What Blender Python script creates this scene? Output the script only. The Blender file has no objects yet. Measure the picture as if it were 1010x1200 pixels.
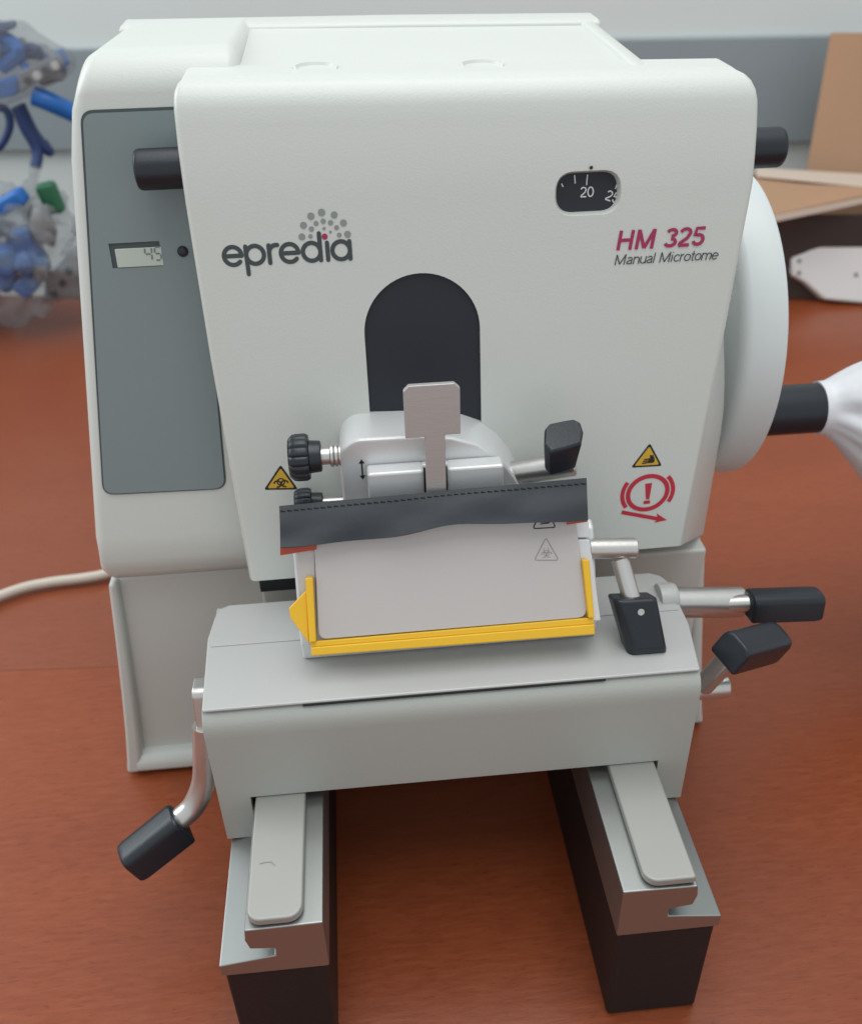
import bpy, bmesh, math, random
from mathutils import Vector, Matrix, noise
random.seed(4)
S = 0.45                      # one drawing unit in metres
sc = bpy.context.scene
R = math.radians

# ------------------------------------------------------------------ camera
F_PX = 1089.98                # focal length for a 1200 px tall picture
ya, pi_, ro = -0.07667, 0.59666, -0.02842
Ry = Matrix(((math.cos(ya), 0, math.sin(ya)), (0, 1, 0), (-math.sin(ya), 0, math.cos(ya))))
Rx = Matrix(((1, 0, 0), (0, math.cos(pi_), -math.sin(pi_)), (0, math.sin(pi_), math.cos(pi_))))
Rz = Matrix(((math.cos(ro), -math.sin(ro), 0), (math.sin(ro), math.cos(ro), 0), (0, 0, 1)))
CR = Rz @ Rx @ Ry
def w_(v): return Vector((v[0], v[2], -v[1]))
c_right, c_down, c_fwd = w_(CR[0]), w_(CR[1]), w_(CR[2])
CAM = Vector((-.068, -.497, 1.0))
cd = bpy.data.cameras.new('camera'); cam = bpy.data.objects.new('camera', cd); sc.collection.objects.link(cam)
M4 = Matrix((c_right, -c_down, -c_fwd)).transposed().to_4x4(); M4.translation = CAM * S
cam.matrix_world = M4
cd.sensor_fit = 'VERTICAL'; cd.sensor_height = 24; cd.sensor_width = 24
cd.lens = F_PX / 1200 * 24
cd.clip_start = .02; cd.clip_end = 60
cd.dof.use_dof = True; cd.dof.focus_distance = .40; cd.dof.aperture_fstop = cd.lens / 3.3
sc.camera = cam
def ray(px, py): return (c_right * ((px - 505) / F_PX) + c_down * ((py - 600) / F_PX) + c_fwd)
def at(px, py, **k):          # the place (drawing units) a measured point of the photograph has on a known plane
    d = ray(px, py); (a, v), = k.items(); i = 'xyz'.index(a)
    return CAM + d * ((v - CAM[i]) / d[i])

# ------------------------------------------------------------------ light
sc.view_settings.view_transform = 'Standard'; sc.view_settings.look = 'None'
sc.view_settings.exposure = 0.26; sc.view_settings.gamma = 1
wd = bpy.data.worlds.new('World'); sc.world = wd; wd.use_nodes = True
wd.node_tree.nodes['Background'].inputs[0].default_value = (.90, .955, .98, 1)
wd.node_tree.nodes['Background'].inputs[1].default_value = 0.62
def area(name, loc, target, sx, sy, power, col):
    l = bpy.data.lights.new(name, 'AREA'); l.shape = 'RECTANGLE'; l.size = sx; l.size_y = sy
    l.energy = power; l.color = col
    o = bpy.data.objects.new(name, l); sc.collection.objects.link(o)
    o.location = loc
    o.rotation_euler = (Vector(target) - Vector(loc)).to_track_quat('-Z', 'Y').to_euler()
    return o
area('ceiling_light', (.1, .12, 1.9), (0, .12, 0), 1.8, 1.0, 16, (1.0, .995, .98))
area('window_light', (-2.1, .9, 1.5), (0, .15, .1), 1.6, 1.3, 24, (.93, .975, 1.0))

# ------------------------------------------------------------------ materials
def newmat(name):
    m = bpy.data.materials.new(name); m.use_nodes = True
    nt = m.node_tree; return m, nt, nt.nodes['Principled BSDF']
def N(nt, t, **k):
    n = nt.nodes.new(t)
    for a, v in k.items(): setattr(n, a, v)
    return n
def mat(name, col, rough=.4, metal=0, var=.04, vscale=6, bump=0, bscale=400, coat=0, stretch=None, roughvar=0, spec=.5):
    m, nt, b = newmat(name)
    tc = N(nt, 'ShaderNodeTexCoord'); mp = N(nt, 'ShaderNodeMapping')
    nt.links.new(tc.outputs['Object'], mp.inputs[0])
    if stretch: mp.inputs['Scale'].default_value = stretch
    n1 = N(nt, 'ShaderNodeTexNoise'); n1.inputs['Scale'].default_value = vscale / S * .45; n1.inputs['Detail'].default_value = 5
    nt.links.new(mp.outputs[0], n1.inputs['Vector'])
    mx = N(nt, 'ShaderNodeMix', data_type='RGBA')
    mx.inputs[6].default_value = tuple(c * (1 - var) for c in col) + (1,)
    mx.inputs[7].default_value = tuple(min(1, c * (1 + var)) for c in col) + (1,)
    nt.links.new(n1.outputs['Fac'], mx.inputs[0]); nt.links.new(mx.outputs[2], b.inputs['Base Color'])
    b.inputs['Roughness'].default_value = rough; b.inputs['Metallic'].default_value = metal
    b.inputs['Specular IOR Level'].default_value = spec
    b.inputs['Coat Weight'].default_value = coat; b.inputs['Coat Roughness'].default_value = .15
    if roughvar:
        r = N(nt, 'ShaderNodeMapRange'); r.inputs[3].default_value = rough - roughvar; r.inputs[4].default_value = rough + roughvar
        nt.links.new(n1.outputs['Fac'], r.inputs[0]); nt.links.new(r.outputs[0], b.inputs['Roughness'])
    if bump:
        n2 = N(nt, 'ShaderNodeTexNoise'); n2.inputs['Scale'].default_value = bscale; n2.inputs['Detail'].default_value = 3
        nt.links.new(mp.outputs[0], n2.inputs['Vector'])
        bp = N(nt, 'ShaderNodeBump'); bp.inputs['Strength'].default_value = bump; bp.inputs['Distance'].default_value = .001
        nt.links.new(n2.outputs['Fac'], bp.inputs['Height']); nt.links.new(bp.outputs[0], b.inputs['Normal'])
    return m
M = {}
M['white'] = mat('white_housing_paint', (.60, .625, .59), .36, var=.025, vscale=4, bump=.10, bscale=1100, roughvar=.09)
M['wheelw'] = mat('white_wheel_plastic', (.62, .66, .66), .40, var=.02, bump=.03, bscale=700)
M['greyblock'] = mat('grey_block_paint', (.40, .415, .385), .42, var=.04, vscale=7, bump=.12, bscale=1100)
M['plate'] = mat('light_grey_cover_plate', (.46, .465, .455), .45, .15, var=.03, vscale=5, bump=.08, bscale=1300)
M['cap'] = mat('rail_satin_metal', (.36, .375, .365), .33, .90, var=.03, vscale=8)
M['slide'] = mat('rail_slide_steel', (.36, .36, .335), .5, .35, var=.06, vscale=30, bump=.04, bscale=1500)
M['leg'] = mat('dark_leg_paint', (.014, .013, .014), .5, var=.1, spec=.3, bump=.1, bscale=800)
M['panel'] = mat('slate_panel', (.20, .245, .25), .46, var=.03, bump=.06, bscale=1500)
M['gasket'] = mat('grey_gasket_and_well_shade', (.06, .075, .08), .6)
M['groove'] = mat('dark_rubber_and_gap_shade', (.02, .022, .024), .7)  # for rubber feet, legs and holes; also paints the shade in gaps
M['black'] = mat('black_plastic', (.011, .016, .023), .36, var=.15, bump=.08, bscale=900)
M['blackmatt'] = mat('matt_black_shutter', (.014, .017, .025), .6, var=.1)
M['vinyl'] = mat('black_vinyl', (.030, .036, .043), .62, var=.06, vscale=18, bump=.15, bscale=260)
M['thread'] = mat('black_thread', (.012, .013, .015), .8)
M['red'] = mat('red_edge_film', (.50, .10, .07), .4)
M['yellow'] = mat('yellow_guard_paint', (.80, .47, .018), .35, var=.05, vscale=12, bump=.06, bscale=700)
M['steel'] = mat('brushed_steel', (.50, .485, .475), .45, .55, var=.05, vscale=40, stretch=(1, 1, 14), bump=.08, bscale=120, roughvar=.06)
M['rod'] = mat('turned_steel', (.60, .59, .57), .33, .9, var=.06, vscale=60, bump=.05, bscale=300, roughvar=.05)
M['alu'] = mat('anodised_aluminium', (.70, .71, .715), .38, .30, var=.04, vscale=20, bump=.05, bscale=900, roughvar=.05)
M['sheet'] = mat('satin_stainless_sheet', (.55, .52, .505), .5, .35, var=.03, vscale=10, bump=.05, bscale=1200, roughvar=.05)
M['print'] = mat('charcoal_print', (.045, .06, .065), .5)
M['magenta'] = mat('crimson_print', (.36, .02, .09), .5)
M['dot'] = mat('grey_print', (.25, .275, .275), .5)
M['redprint'] = mat('red_print', (.50, .02, .045), .5)
M['faint'] = mat('faded_print', (.30, .27, .26), .5)
M['stickery'] = mat('yellow_sticker', (.62, .38, .03), .4)
M['blackprint'] = mat('black_print', (.012, .012, .012), .5)
M['dialtxt'] = mat('dial_white', (.6, .62, .62), .5)
M['lcd'] = mat('lcd_glass', (.47, .53, .47), .25)
M['lcdtxt'] = mat('lcd_segment', (.16, .19, .17), .4)
M['wall'] = mat('wall_paint', (.66, .70, .69), .7, var=.02, vscale=2, bump=.1, bscale=200)
M['band'] = mat('wall_band_paint', (.27, .31, .33), .5, var=.06, vscale=3)
M['card'] = mat('kraft_card', (.40, .235, .14), .75, var=.06, vscale=10, bump=.2, bscale=200, stretch=(1, 1, .2))
M['cardedge'] = mat('pale_card_edge', (.55, .45, .37), .8)
M['carddark'] = mat('dark_printed_card', (.045, .032, .030), .6, var=.15)
M['plugw'] = mat('white_adapter_plastic', (.70, .69, .68), .35)
M['cable'] = mat('grey_beige_cable', (.55, .49, .42), .5, var=.08, vscale=60)
M['blue'] = mat('bright_blue_plastic', (.01, .13, .45), .35, var=.2)
M['navy'] = mat('navy_cable', (.015, .04, .14), .45)
M['brown'] = mat('brown_plastic', (.22, .10, .07), .5)
M['green'] = mat('green_plastic', (.02, .13, .06), .4)
M['greyp'] = mat('grey_plastic_part', (.22, .23, .24), .5)
def wrap(name, col, alpha, rough, bump=0):
    m, nt, b = newmat(name)
    b.inputs['Base Color'].default_value = col + (1,); b.inputs['Roughness'].default_value = rough
    b.inputs['Alpha'].default_value = alpha
    if bump:
        n = N(nt, 'ShaderNodeTexNoise'); n.inputs['Scale'].default_value = 40; n.inputs['Detail'].default_value = 4
        bp = N(nt, 'ShaderNodeBump'); bp.inputs['Strength'].default_value = bump; bp.inputs['Distance'].default_value = .004
        nt.links.new(n.outputs['Fac'], bp.inputs['Height']); nt.links.new(bp.outputs[0], b.inputs['Normal'])
    return m
M['film'] = wrap('clear_polythene_film', (.36, .40, .43), .30, .20, 1.0)
M['bagwhite'] = wrap('white_polythene', (.74, .76, .80), 1, .40, .06)
def woodmat(name, a, b_, c, rough):
    m, nt, b = newmat(name)
    tc = N(nt, 'ShaderNodeTexCoord'); mp = N(nt, 'ShaderNodeMapping')
    nt.links.new(tc.outputs['Object'], mp.inputs[0]); mp.inputs['Scale'].default_value = (.16, 1, 1); mp.inputs['Rotation'].default_value = (0, 0, R(5))
    g = N(nt, 'ShaderNodeTexNoise'); g.inputs['Scale'].default_value = 420; g.inputs['Detail'].default_value = 6; g.inputs['Roughness'].default_value = .65
    nt.links.new(mp.outputs[0], g.inputs['Vector'])
    g2 = N(nt, 'ShaderNodeTexNoise'); g2.inputs['Scale'].default_value = 16; g2.inputs['Detail'].default_value = 5; g2.inputs['Distortion'].default_value = 1.2
    nt.links.new(mp.outputs[0], g2.inputs['Vector'])
    r = N(nt, 'ShaderNodeValToRGB')
    r.color_ramp.elements[0].position = .32; r.color_ramp.elements[0].color = a + (1,)
    r.color_ramp.elements[1].position = .68; r.color_ramp.elements[1].color = c + (1,)
    e = r.color_ramp.elements.new(.5); e.color = b_ + (1,)
    vo = N(nt, 'ShaderNodeTexNoise'); vo.inputs['Scale'].default_value = 900; vo.inputs['Detail'].default_value = 2
    nt.links.new(mp.outputs[0], vo.inputs['Vector'])
    pr = N(nt, 'ShaderNodeValToRGB'); pr.color_ramp.elements[0].position = .30; pr.color_ramp.elements[0].color = (.80, .77, .75, 1); pr.color_ramp.elements[1].position = .40; pr.color_ramp.elements[1].color = (1, 1, 1, 1)
    nt.links.new(vo.outputs['Fac'], pr.inputs[0])
    mm = N(nt, 'ShaderNodeMath', operation='MULTIPLY_ADD'); mm.inputs[1].default_value = .7
    m2 = N(nt, 'ShaderNodeMath', operation='MULTIPLY'); m2.inputs[1].default_value = .3
    nt.links.new(g2.outputs['Fac'], m2.inputs[0]); nt.links.new(g.outputs['Fac'], mm.inputs[0]); nt.links.new(m2.outputs[0], mm.inputs[2])
    nt.links.new(mm.outputs[0], r.inputs[0]); mu = N(nt, 'ShaderNodeMix', data_type='RGBA', blend_type='MULTIPLY'); mu.inputs[0].default_value = 1
    nt.links.new(r.outputs[0], mu.inputs[6]); nt.links.new(pr.outputs[0], mu.inputs[7]); nt.links.new(mu.outputs[2], b.inputs['Base Color'])
    b.inputs['Specular IOR Level'].default_value = .42
    rr = N(nt, 'ShaderNodeMapRange'); rr.inputs[3].default_value = rough - .05; rr.inputs[4].default_value = rough + .12
    nt.links.new(g.outputs['Fac'], rr.inputs[0]); nt.links.new(rr.outputs[0], b.inputs['Roughness'])
    bp = N(nt, 'ShaderNodeBump'); bp.inputs['Strength'].default_value = .22; bp.inputs['Distance'].default_value = .0005
    nt.links.new(g.outputs['Fac'], bp.inputs['Height']); nt.links.new(bp.outputs[0], b.inputs['Normal'])
    return m
M['wood'] = woodmat('cherry_laminate', (.212, .046, .0155), (.248, .057, .0195), (.286, .070, .025), .28)
M['wood2'] = woodmat('cherry_laminate_reflection_tone', (.198, .049, .020), (.222, .057, .024), (.250, .067, .031), .27)  # darker, greyer copy of the wood: a reflection's tone put into the colour

# ------------------------------------------------------------------ helpers
WL = {}
def empty(name, loc, label, cat, group=None):
    o = bpy.data.objects.new(name, None); sc.collection.objects.link(o)
    o.location = Vector(loc) * S; WL[o] = Vector(loc) * S; o.empty_display_size = .02
    o['label'] = label; o['category'] = cat
    if group: o['group'] = group
    return o
class G:
    """collects vertices and faces in drawing units"""
    def __init__(s): s.v = []; s.f = []
    def add(s, vs, fs):
        n = len(s.v); s.v += [Vector(v) for v in vs]; s.f += [[i + n for i in f] for f in fs]; return s
    def loops(s, loops, cap=True, closed=True):
        n = len(loops[0]); fs = []
        for k in range(len(loops) - 1):
            for i in range(n if closed else n - 1):
                j = (i + 1) % n
                fs.append([k * n + i, k * n + j, (k + 1) * n + j, (k + 1) * n + i])
        if cap:
            fs.append(list(range(n))[::-1]); fs.append([(len(loops) - 1) * n + i for i in range(n)])
        return s.add([v for l in loops for v in l], fs)
    def box(s, x0, x1, y0, y1, z0, z1):
        return s.loops([[(x0, y0, z), (x1, y0, z), (x1, y1, z), (x0, y1, z)] for z in (z0, z1)])
    def px(s, prof, x0, x1):   # profile (y,z) pushed along x
        return s.loops([[(x, p[0], p[1]) for p in prof] for x in (x0, x1)])
    def py(s, prof, y0, y1):
        return s.loops([[(p[0], y, p[1]) for p in prof] for y in (y0, y1)])
    def lathe(s, p0, d, prof, n=32, flute=None):   # prof: (t along d, r)
        d = Vector(d).normalized(); a = d.orthogonal().normalized(); b = d.cross(a); p0 = Vector(p0)
        L = []
        for t, r in prof:
            L.append([p0 + d * t + (a * math.cos(2 * math.pi * i / n) + b * math.sin(2 * math.pi * i / n)) * (r * (flute(i) if flute else 1)) for i in range(n)])
        return s.loops(L)
    def rod(s, p0, p1, r, r1=None, n=24, ch=.12):
        p0, p1 = Vector(p0), Vector(p1); L = (p1 - p0).length; r1 = r1 or r
        c = min(ch * r, L * .3)
        return s.lathe(p0, p1 - p0, [(0, r - c), (c, r), (L - c, r1), (L, r1 - c)], n)
    def tube(s, pts, r, n=14, up=None):
        pts = [Vector(p) for p in pts]; L = []; a = None
        for i, p in enumerate(pts):
            d = (pts[min(i + 1, len(pts) - 1)] - pts[max(i - 1, 0)]).normalized()
            if a is None: a = d.orthogonal().normalized()
            a = (a - d * a.dot(d)).normalized(); b = d.cross(a)
            rr = r[i] if isinstance(r, (list, tuple)) else r
            L.append([p + (a * math.cos(2 * math.pi * k / n) + b * math.sin(2 * math.pi * k / n)) * rr for k in range(n)])
        return s.loops(L)
def smoothpath(pts, n=8):
    pts = [Vector(p) for p in pts]; out = []
    for i in range(len(pts) - 1):
        a, b, c, d = pts[max(i - 1, 0)], pts[i], pts[i + 1], pts[min(i + 2, len(pts) - 1)]
        for k in range(n):
            t = k / n
            out.append(.5 * ((2 * b) + (c - a) * t + (2 * a - 5 * b + 4 * c - d) * t * t + (3 * b - a - 3 * c + d) * t ** 3))
    return out + [pts[-1]]
def finish(me, bevel, smooth):
    bm = bmesh.new(); bm.from_mesh(me)
    bmesh.ops.recalc_face_normals(bm, faces=bm.faces)
    bm.to_mesh(me); bm.free()
    if smooth:
        me.shade_smooth() if hasattr(me, 'shade_smooth') else None
def warp(g):      # the top falls slightly towards the handwheel side
    for v in g.v:
        if v.x > -.21: v.z -= max(0, min(1, (v.z - .62) / .25)) * .0125 * (v.x + .21) / .5
    return g
def mk(name, g, m, parent=None, bevel=0, seg=3, angle=32, label=None, cat=None, kind=None, group=None, smooth=True, subsurf=0, width_lim=40):
    vs = [v * S for v in g.v]
    lo = Vector([min(v[i] for v in vs) for i in range(3)]); hi = Vector([max(v[i] for v in vs) for i in range(3)])
    c = (lo + hi) / 2
    if parent is None: c.z = lo.z
    me = bpy.data.meshes.new(name); me.from_pydata([v - c for v in vs], [], g.f); me.materials.append(M[m] if isinstance(m, str) else m)
    finish(me, bevel, smooth)
    o = bpy.data.objects.new(name, me); sc.collection.objects.link(o)
    WL[o] = c
    if parent is not None: o.parent = parent; o.location = c - WL[parent]
    else: o.location = c
    if bevel:
        b = o.modifiers.new('bevel', 'BEVEL'); b.width = bevel * S; b.segments = seg; b.limit_method = 'ANGLE'; b.angle_limit = R(angle); b.harden_normals = False
    if subsurf:
        q = o.modifiers.new('sub', 'SUBSURF'); q.levels = q.render_levels = subsurf
    if smooth:
        bake(o, angle)
    if label: o['label'] = label
    if cat: o['category'] = cat
    if kind: o['kind'] = kind
    if group: o['group'] = group
    return o
def bake(o, angle=32, cutters=()):
    """apply modifiers (and cuts), then mark the sharp edges and weight the normals"""
    for c in cutters:
        b = o.modifiers.new('cut', 'BOOLEAN'); b.operation = 'DIFFERENCE'; b.solver = 'EXACT'; b.object = c
    if o.modifiers:
        dg = bpy.context.evaluated_depsgraph_get(); dg.update()
        me = bpy.data.meshes.new_from_object(o.evaluated_get(dg)); me.name = o.name
        o.modifiers.clear(); o.data = me
    for c in cutters: bpy.data.objects.remove(c)
    for p in o.data.polygons: p.use_smooth = True
    o.data.set_sharp_from_angle(angle=R(angle))
    w = o.modifiers.new('wn', 'WEIGHTED_NORMAL'); w.keep_sharp = True; w.weight = 60
def grip(p0, p1, w, h, up, taper=1.0, shear=0):
    """rounded lever grip between two points; w across, h along 'up'"""
    p0, p1 = Vector(p0), Vector(p1); d = (p1 - p0).normalized(); up = Vector(up); up = (up - d * up.dot(d)).normalized(); a = d.cross(up)
    g = G(); L = []
    pr = [(-.46, -.5), (.46, -.5), (.5, -.42), (.5, .22), (.45, .38), (.34, .47), (.18, .5), (-.18, .5), (-.34, .47), (-.45, .38), (-.5, .22), (-.5, -.42)]
    Lg = (p1 - p0).length
    for p, k in ((p0, .93), (p0 + d * .0025, 1.0), (p1 - d * Lg * .12, taper), (p1 - d * Lg * .035, taper * .95), (p1, taper * .84)):
        L.append([p + a * (x * w * k) + up * (y * h * k) for x, y in pr])
    return g.loops(L)
# planar prints ---------------------------------------------------
class Plane:
    def __init__(s, o, ux, uy): s.o = Vector(o); s.x = Vector(ux).normalized(); s.y = Vector(uy).normalized(); s.n = s.x.cross(s.y)
    def P(s, u, v, h=0): return s.o + s.x * u + s.y * v + s.n * h
    def hit(s, px, py):
        d = ray(px, py); t = (s.o - CAM).dot(s.n) / d.dot(s.n); q = CAM + d * t - s.o
        return q.dot(s.x), q.dot(s.y)
_lay = [0]
def ribbon(pl, pts, w, closed=False, g=None, cap=True):
    g = g or G(); _lay[0] = (_lay[0] + 1) % 7; h = .00022 + _lay[0] * .00003
    P = [Vector((p[0], p[1])) for p in pts]; n = len(P); L = []; Rr = []
    for i in range(n):
        a = P[(i - 1) % n] if closed or i > 0 else P[i]; b = P[(i + 1) % n] if closed or i < n - 1 else P[i]
        d = (b - a).normalized(); q = Vector((-d.y, d.x)) * w / 2
        L.append(P[i] + q); Rr.append(P[i] - q)
    if closed:
        vs = L + Rr; fs = [[i, (i + 1) % n, n + (i + 1) % n, n + i] for i in range(n)]
        g.add([pl.P(v.x, v.y, h) for v in vs], fs)
    else:
        def arc(c, d, sgn):
            a0 = math.atan2(d.y, d.x) + sgn * math.pi / 2
            return [c + Vector((math.cos(a0 - sgn * t * math.pi / 6), math.sin(a0 - sgn * t * math.pi / 6))) * w / 2 for t in range(1, 6)]
        e = arc(P[-1], P[-1] - P[-2], 1) if cap else []; b0 = arc(P[0], P[0] - P[1], 1) if cap else []
        # strip of quads then two end fans
        vs = L + Rr; fs = [[i, i + 1, n + i + 1, n + i] for i in range(n - 1)]
        if cap:
            k = len(vs); vs = vs + e; fs.append([n - 1] + list(range(k, k + 5)) + [2 * n - 1])
            k = len(vs); vs = vs + b0; fs.append([n] + list(range(k, k + 5)) + [0])
        g.add([pl.P(v.x, v.y, h) for v in vs], fs)
    return g
def fill(pl, pts, h=.001, g=None):
    g = g or G(); h = h * .3; g.add([pl.P(p[0], p[1], h) for p in pts], [list(range(len(pts)))]); return g
def circ(cx, cy, r, n=24, a0=0, a1=360):
    m = n if a1 - a0 >= 360 else n + 1
    return [(cx + r * math.cos(R(a0 + (a1 - a0) * i / n)), cy + r * math.sin(R(a0 + (a1 - a0) * i / n))) for i in range(m)]
def flat(name, g, m, parent, **k):
    return mk(name, g, m, parent, smooth=False, **k)
def text(name, body, pl, u, v, width, m, parent, h=.001, shear=0, bold=0, rot=0, height=None, align='LEFT', space=1):
    cu = bpy.data.curves.new(name, 'FONT'); cu.body = body; cu.shear = shear; cu.offset = bold; cu.size = 1; cu.align_x = align; cu.resolution_u = 6
    cu.space_character = space
    o = bpy.data.objects.new(name, cu); sc.collection.objects.link(o)
    dg = bpy.context.evaluated_depsgraph_get(); me = bpy.data.meshes.new_from_object(o.evaluated_get(dg)); bpy.data.objects.remove(o)
    xs = [q.co.x for q in me.vertices]; ys = [q.co.y for q in me.vertices]; k = width / (max(xs) - min(xs)); ky = (height / (max(ys) - min(ys))) if height else k
    x0 = min(xs); cr, sr = math.cos(R(rot)), math.sin(R(rot))
    g = G(); vs = []
    for q in me.vertices:
        a, b = (q.co.x - x0) * k, q.co.y * ky
        vs.append(pl.P(u + a * cr - b * sr, v + a * sr + b * cr, h * .3))
    g.add(vs, [list(p.vertices) for p in me.polygons]); bpy.data.meshes.remove(me)
    return flat(name, g, m, parent)

# lettering drawn as strokes (x, y in cap-height units, pen weight w)
def arcp(cx, cy, rx, ry, a0, a1, n=10):
    return [(cx + rx * math.cos(R(a0 + (a1 - a0) * i / n)), cy + ry * math.sin(R(a0 + (a1 - a0) * i / n))) for i in range(n + 1)]
def glyph(ch, w):
    h = w / 2; X = .72; r = .25; m = X / 2; k = m - h
    o = [arcp(r + h, m, r, k, 0, 360, 22)]
    T = {
     'H': (.87, [[(h, 0), (h, 1)], [(.74 - h, 0), (.74 - h, 1)], [(h, .5), (.74 - h, .5)]]),
     'M': (1.02, [[(h, 0), (h, 1)], [(h * 1.1, .97), (.45, .05)], [(.45, .05), (.90 - h * 1.1, .97)], [(.90 - h, 0), (.90 - h, 1)]]),
     '3': (.66, [arcp(.29, .745, .21, .255 - h, 165, -90), arcp(.29, .27, .245, .27 - h, 90, -165)]),
     '2': (.66, [arcp(.29, .72, .23, .28 - h, 170, -25) + [(.40, .44), (.10, .19), (h, h)], [(h * .6, h), (.56, h)]]),
     '5': (.66, [[(.53, 1 - h), (.13, 1 - h), (.09, .52), (.16, .58)] + arcp(.29, .335, .235, .335 - h, 110, -165)]),
     '0': (.66, [arcp(.29, .5, .25, .5 - h, 0, 360, 26)]),
     'a': (.60, [arcp(.26, .51, .19, .21 - h, 165, 0) + [(.45, .20), (.47, .04), (.53, .03)], [(.45, .42), (.22, .36)] + arcp(.23, .19, .19, .19 - h, 100, 330)]),
     'n': (.60, [[(h, 0), (h, X)], arcp(.28, .44, .28 - h, .28 - h, 180, 0) + [(.56 - h, 0)]]),
     'u': (.60, [[(h, X), (h, .28)] + arcp(.28, .28, .28 - h, .28 - h, 180, 360), [(.56 - h, X), (.56 - h, 0)]]),
     'l': (.22, [[(h, 0), (h, 1)]]), 'i': (.22, [[(h, 0), (h, X)], [(h, .90), (h, .99)]]),
     'c': (.57, [arcp(r + h, m, r, k, 45, 315, 18)]), 'o': (.63, o), 'r': (.37, [[(h, 0), (h, X)], arcp(.30, .42, .30 - h, .27, 180, 90)]),
     't': (.33, [[(.15, .95), (.15, .12)] + [(.19, .05), (.29, .04)], [(.0, X - h), (.30, X - h)]]),
     'm': (.90, [[(h, 0), (h, X)], arcp(.25, .47, .25 - h, .25 - h, 180, 0) + [(.50 - h, 0)], arcp(.50 + .25 - 2 * h, .47, .25 - h, .25 - h, 180, 0) + [(1.0 - 4 * h, 0)]]),
     'e': (.61, [arcp(r + h, m, r, k, 0, 318, 20), [(h, m), (2 * r + h, m)]]),
     ' ': (.36, []), }
    return T[ch]
def lettering(name, body, pl, u, v, width, height, w, m, parent, shear=.2, rot=0):
    tot = sum(glyph(c, w)[0] for c in body); g = G(); x = 0; kx = width / tot
    cr_, sr_ = math.cos(R(rot)), math.sin(R(rot))
    for c in body:
        adv, st_ = glyph(c, w)
        for q in st_:
            P = [(((x + a) * kx) + b * height * shear, b * height) for a, b in q]
            closed = abs(q[0][0] - q[-1][0]) + abs(q[0][1] - q[-1][1]) < 1e-6
            if closed: P = P[:-1]
            ribbon(pl, [(u + a * cr_ - b * sr_, v + a * sr_ + b * cr_) for a, b in P], w * height, closed=closed, g=g, cap=False)
        x += adv
    return flat(name, g, m, parent)

# ------------------------------------------------------------------ setting: wall, floor
wall_dir = Vector((1, -.149, 0)).normalized(); wn = Vector((-wall_dir.y * -1, 0, 0))
nrm = Vector((-.149, -1, 0)).normalized()
WO = Vector((0, 2.78, 0))
def wallpt(t, z, off=0): return WO + wall_dir * t + nrm * off + Vector((0, 0, z))
g = G(); g.loops([[wallpt(-6, z, 0), wallpt(6, z, 0), wallpt(6, z, -.2), wallpt(-6, z, -.2)] for z in (-1.75, 4.2)])
mk('wall', g, 'wall', kind='structure')
g = G(); g.loops([[wallpt(-6, z, .03), wallpt(6, z, .03), wallpt(6, z, .002), wallpt(-6, z, .002)] for z in (.27, .58)])
mk('wall_band', g, 'band', kind='structure', bevel=.006)
g = G(); g.box(-6, 6, -6, 4, -1.75, -1.72)
mk('floor', g, mat('floor_tile', (.32, .31, .29), .5), kind='structure')

# ------------------------------------------------------------------ desks
def slab(pts, z0, z1):
    g = G(); g.loops([[(x, y, z) for x, y in pts] for z in (z0, z1)]); return g
seam = .10
def yb(x): return 2.12 - .149 * x           # rear edge of the desks
# main desk: everything right of and in front of the seam
ds = empty('desk', (.6, .2, -1.72), 'main red brown cherry laminate desk the white instrument stands on', 'desk')
sy = lambda x: .575 - .067 * x
mk('desk_top', slab([(-2.2, -1.4), (3.0, -1.4), (3.0, yb(3.0)), (seam, yb(seam)), (seam, sy(seam)), (-2.2, sy(-2.2))], -.055, 0), 'wood', ds, bevel=.0008)
for x, y in ((-2.1, -1.2), (2.9, -1.2), (2.9, 1.4)):
    g = G(); g.box(x - .05, x + .05, y - .05, y + .05, -1.72, -.057); mk('leg', g, 'groove', ds)
d2 = empty('desk', (-1, 1.4, -1.72), 'cherry desk at the back left of the instrument, darkened by a painted reflection tone, under the bagged cables', 'desk')
mk('desk_top', slab([(-2.2, sy(-2.2) + .0012), (seam - .0012, sy(seam) + .0012), (seam - .0012, yb(seam)), (-2.2, yb(-2.2))], -.055, -.0008), 'wood2', d2, bevel=.0008)  # tone step at the joint stands in for a reflection edge
for x, y in ((-2.1, .9), (-2.1, 2.2), (0, 1.9)):
    g = G(); g.box(x - .05, x + .05, y - .05, y + .05, -1.72, -.057); mk('leg', g, 'groove', d2)

# ================================================================== MICROTOME
mt = empty('microtome', (0, .4, 0), 'white manual rotary microtome with slate side panel, printed front cover and two black footed rails', 'microtome')
def lerp(a, b, t): return a + (b - a) * t
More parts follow.
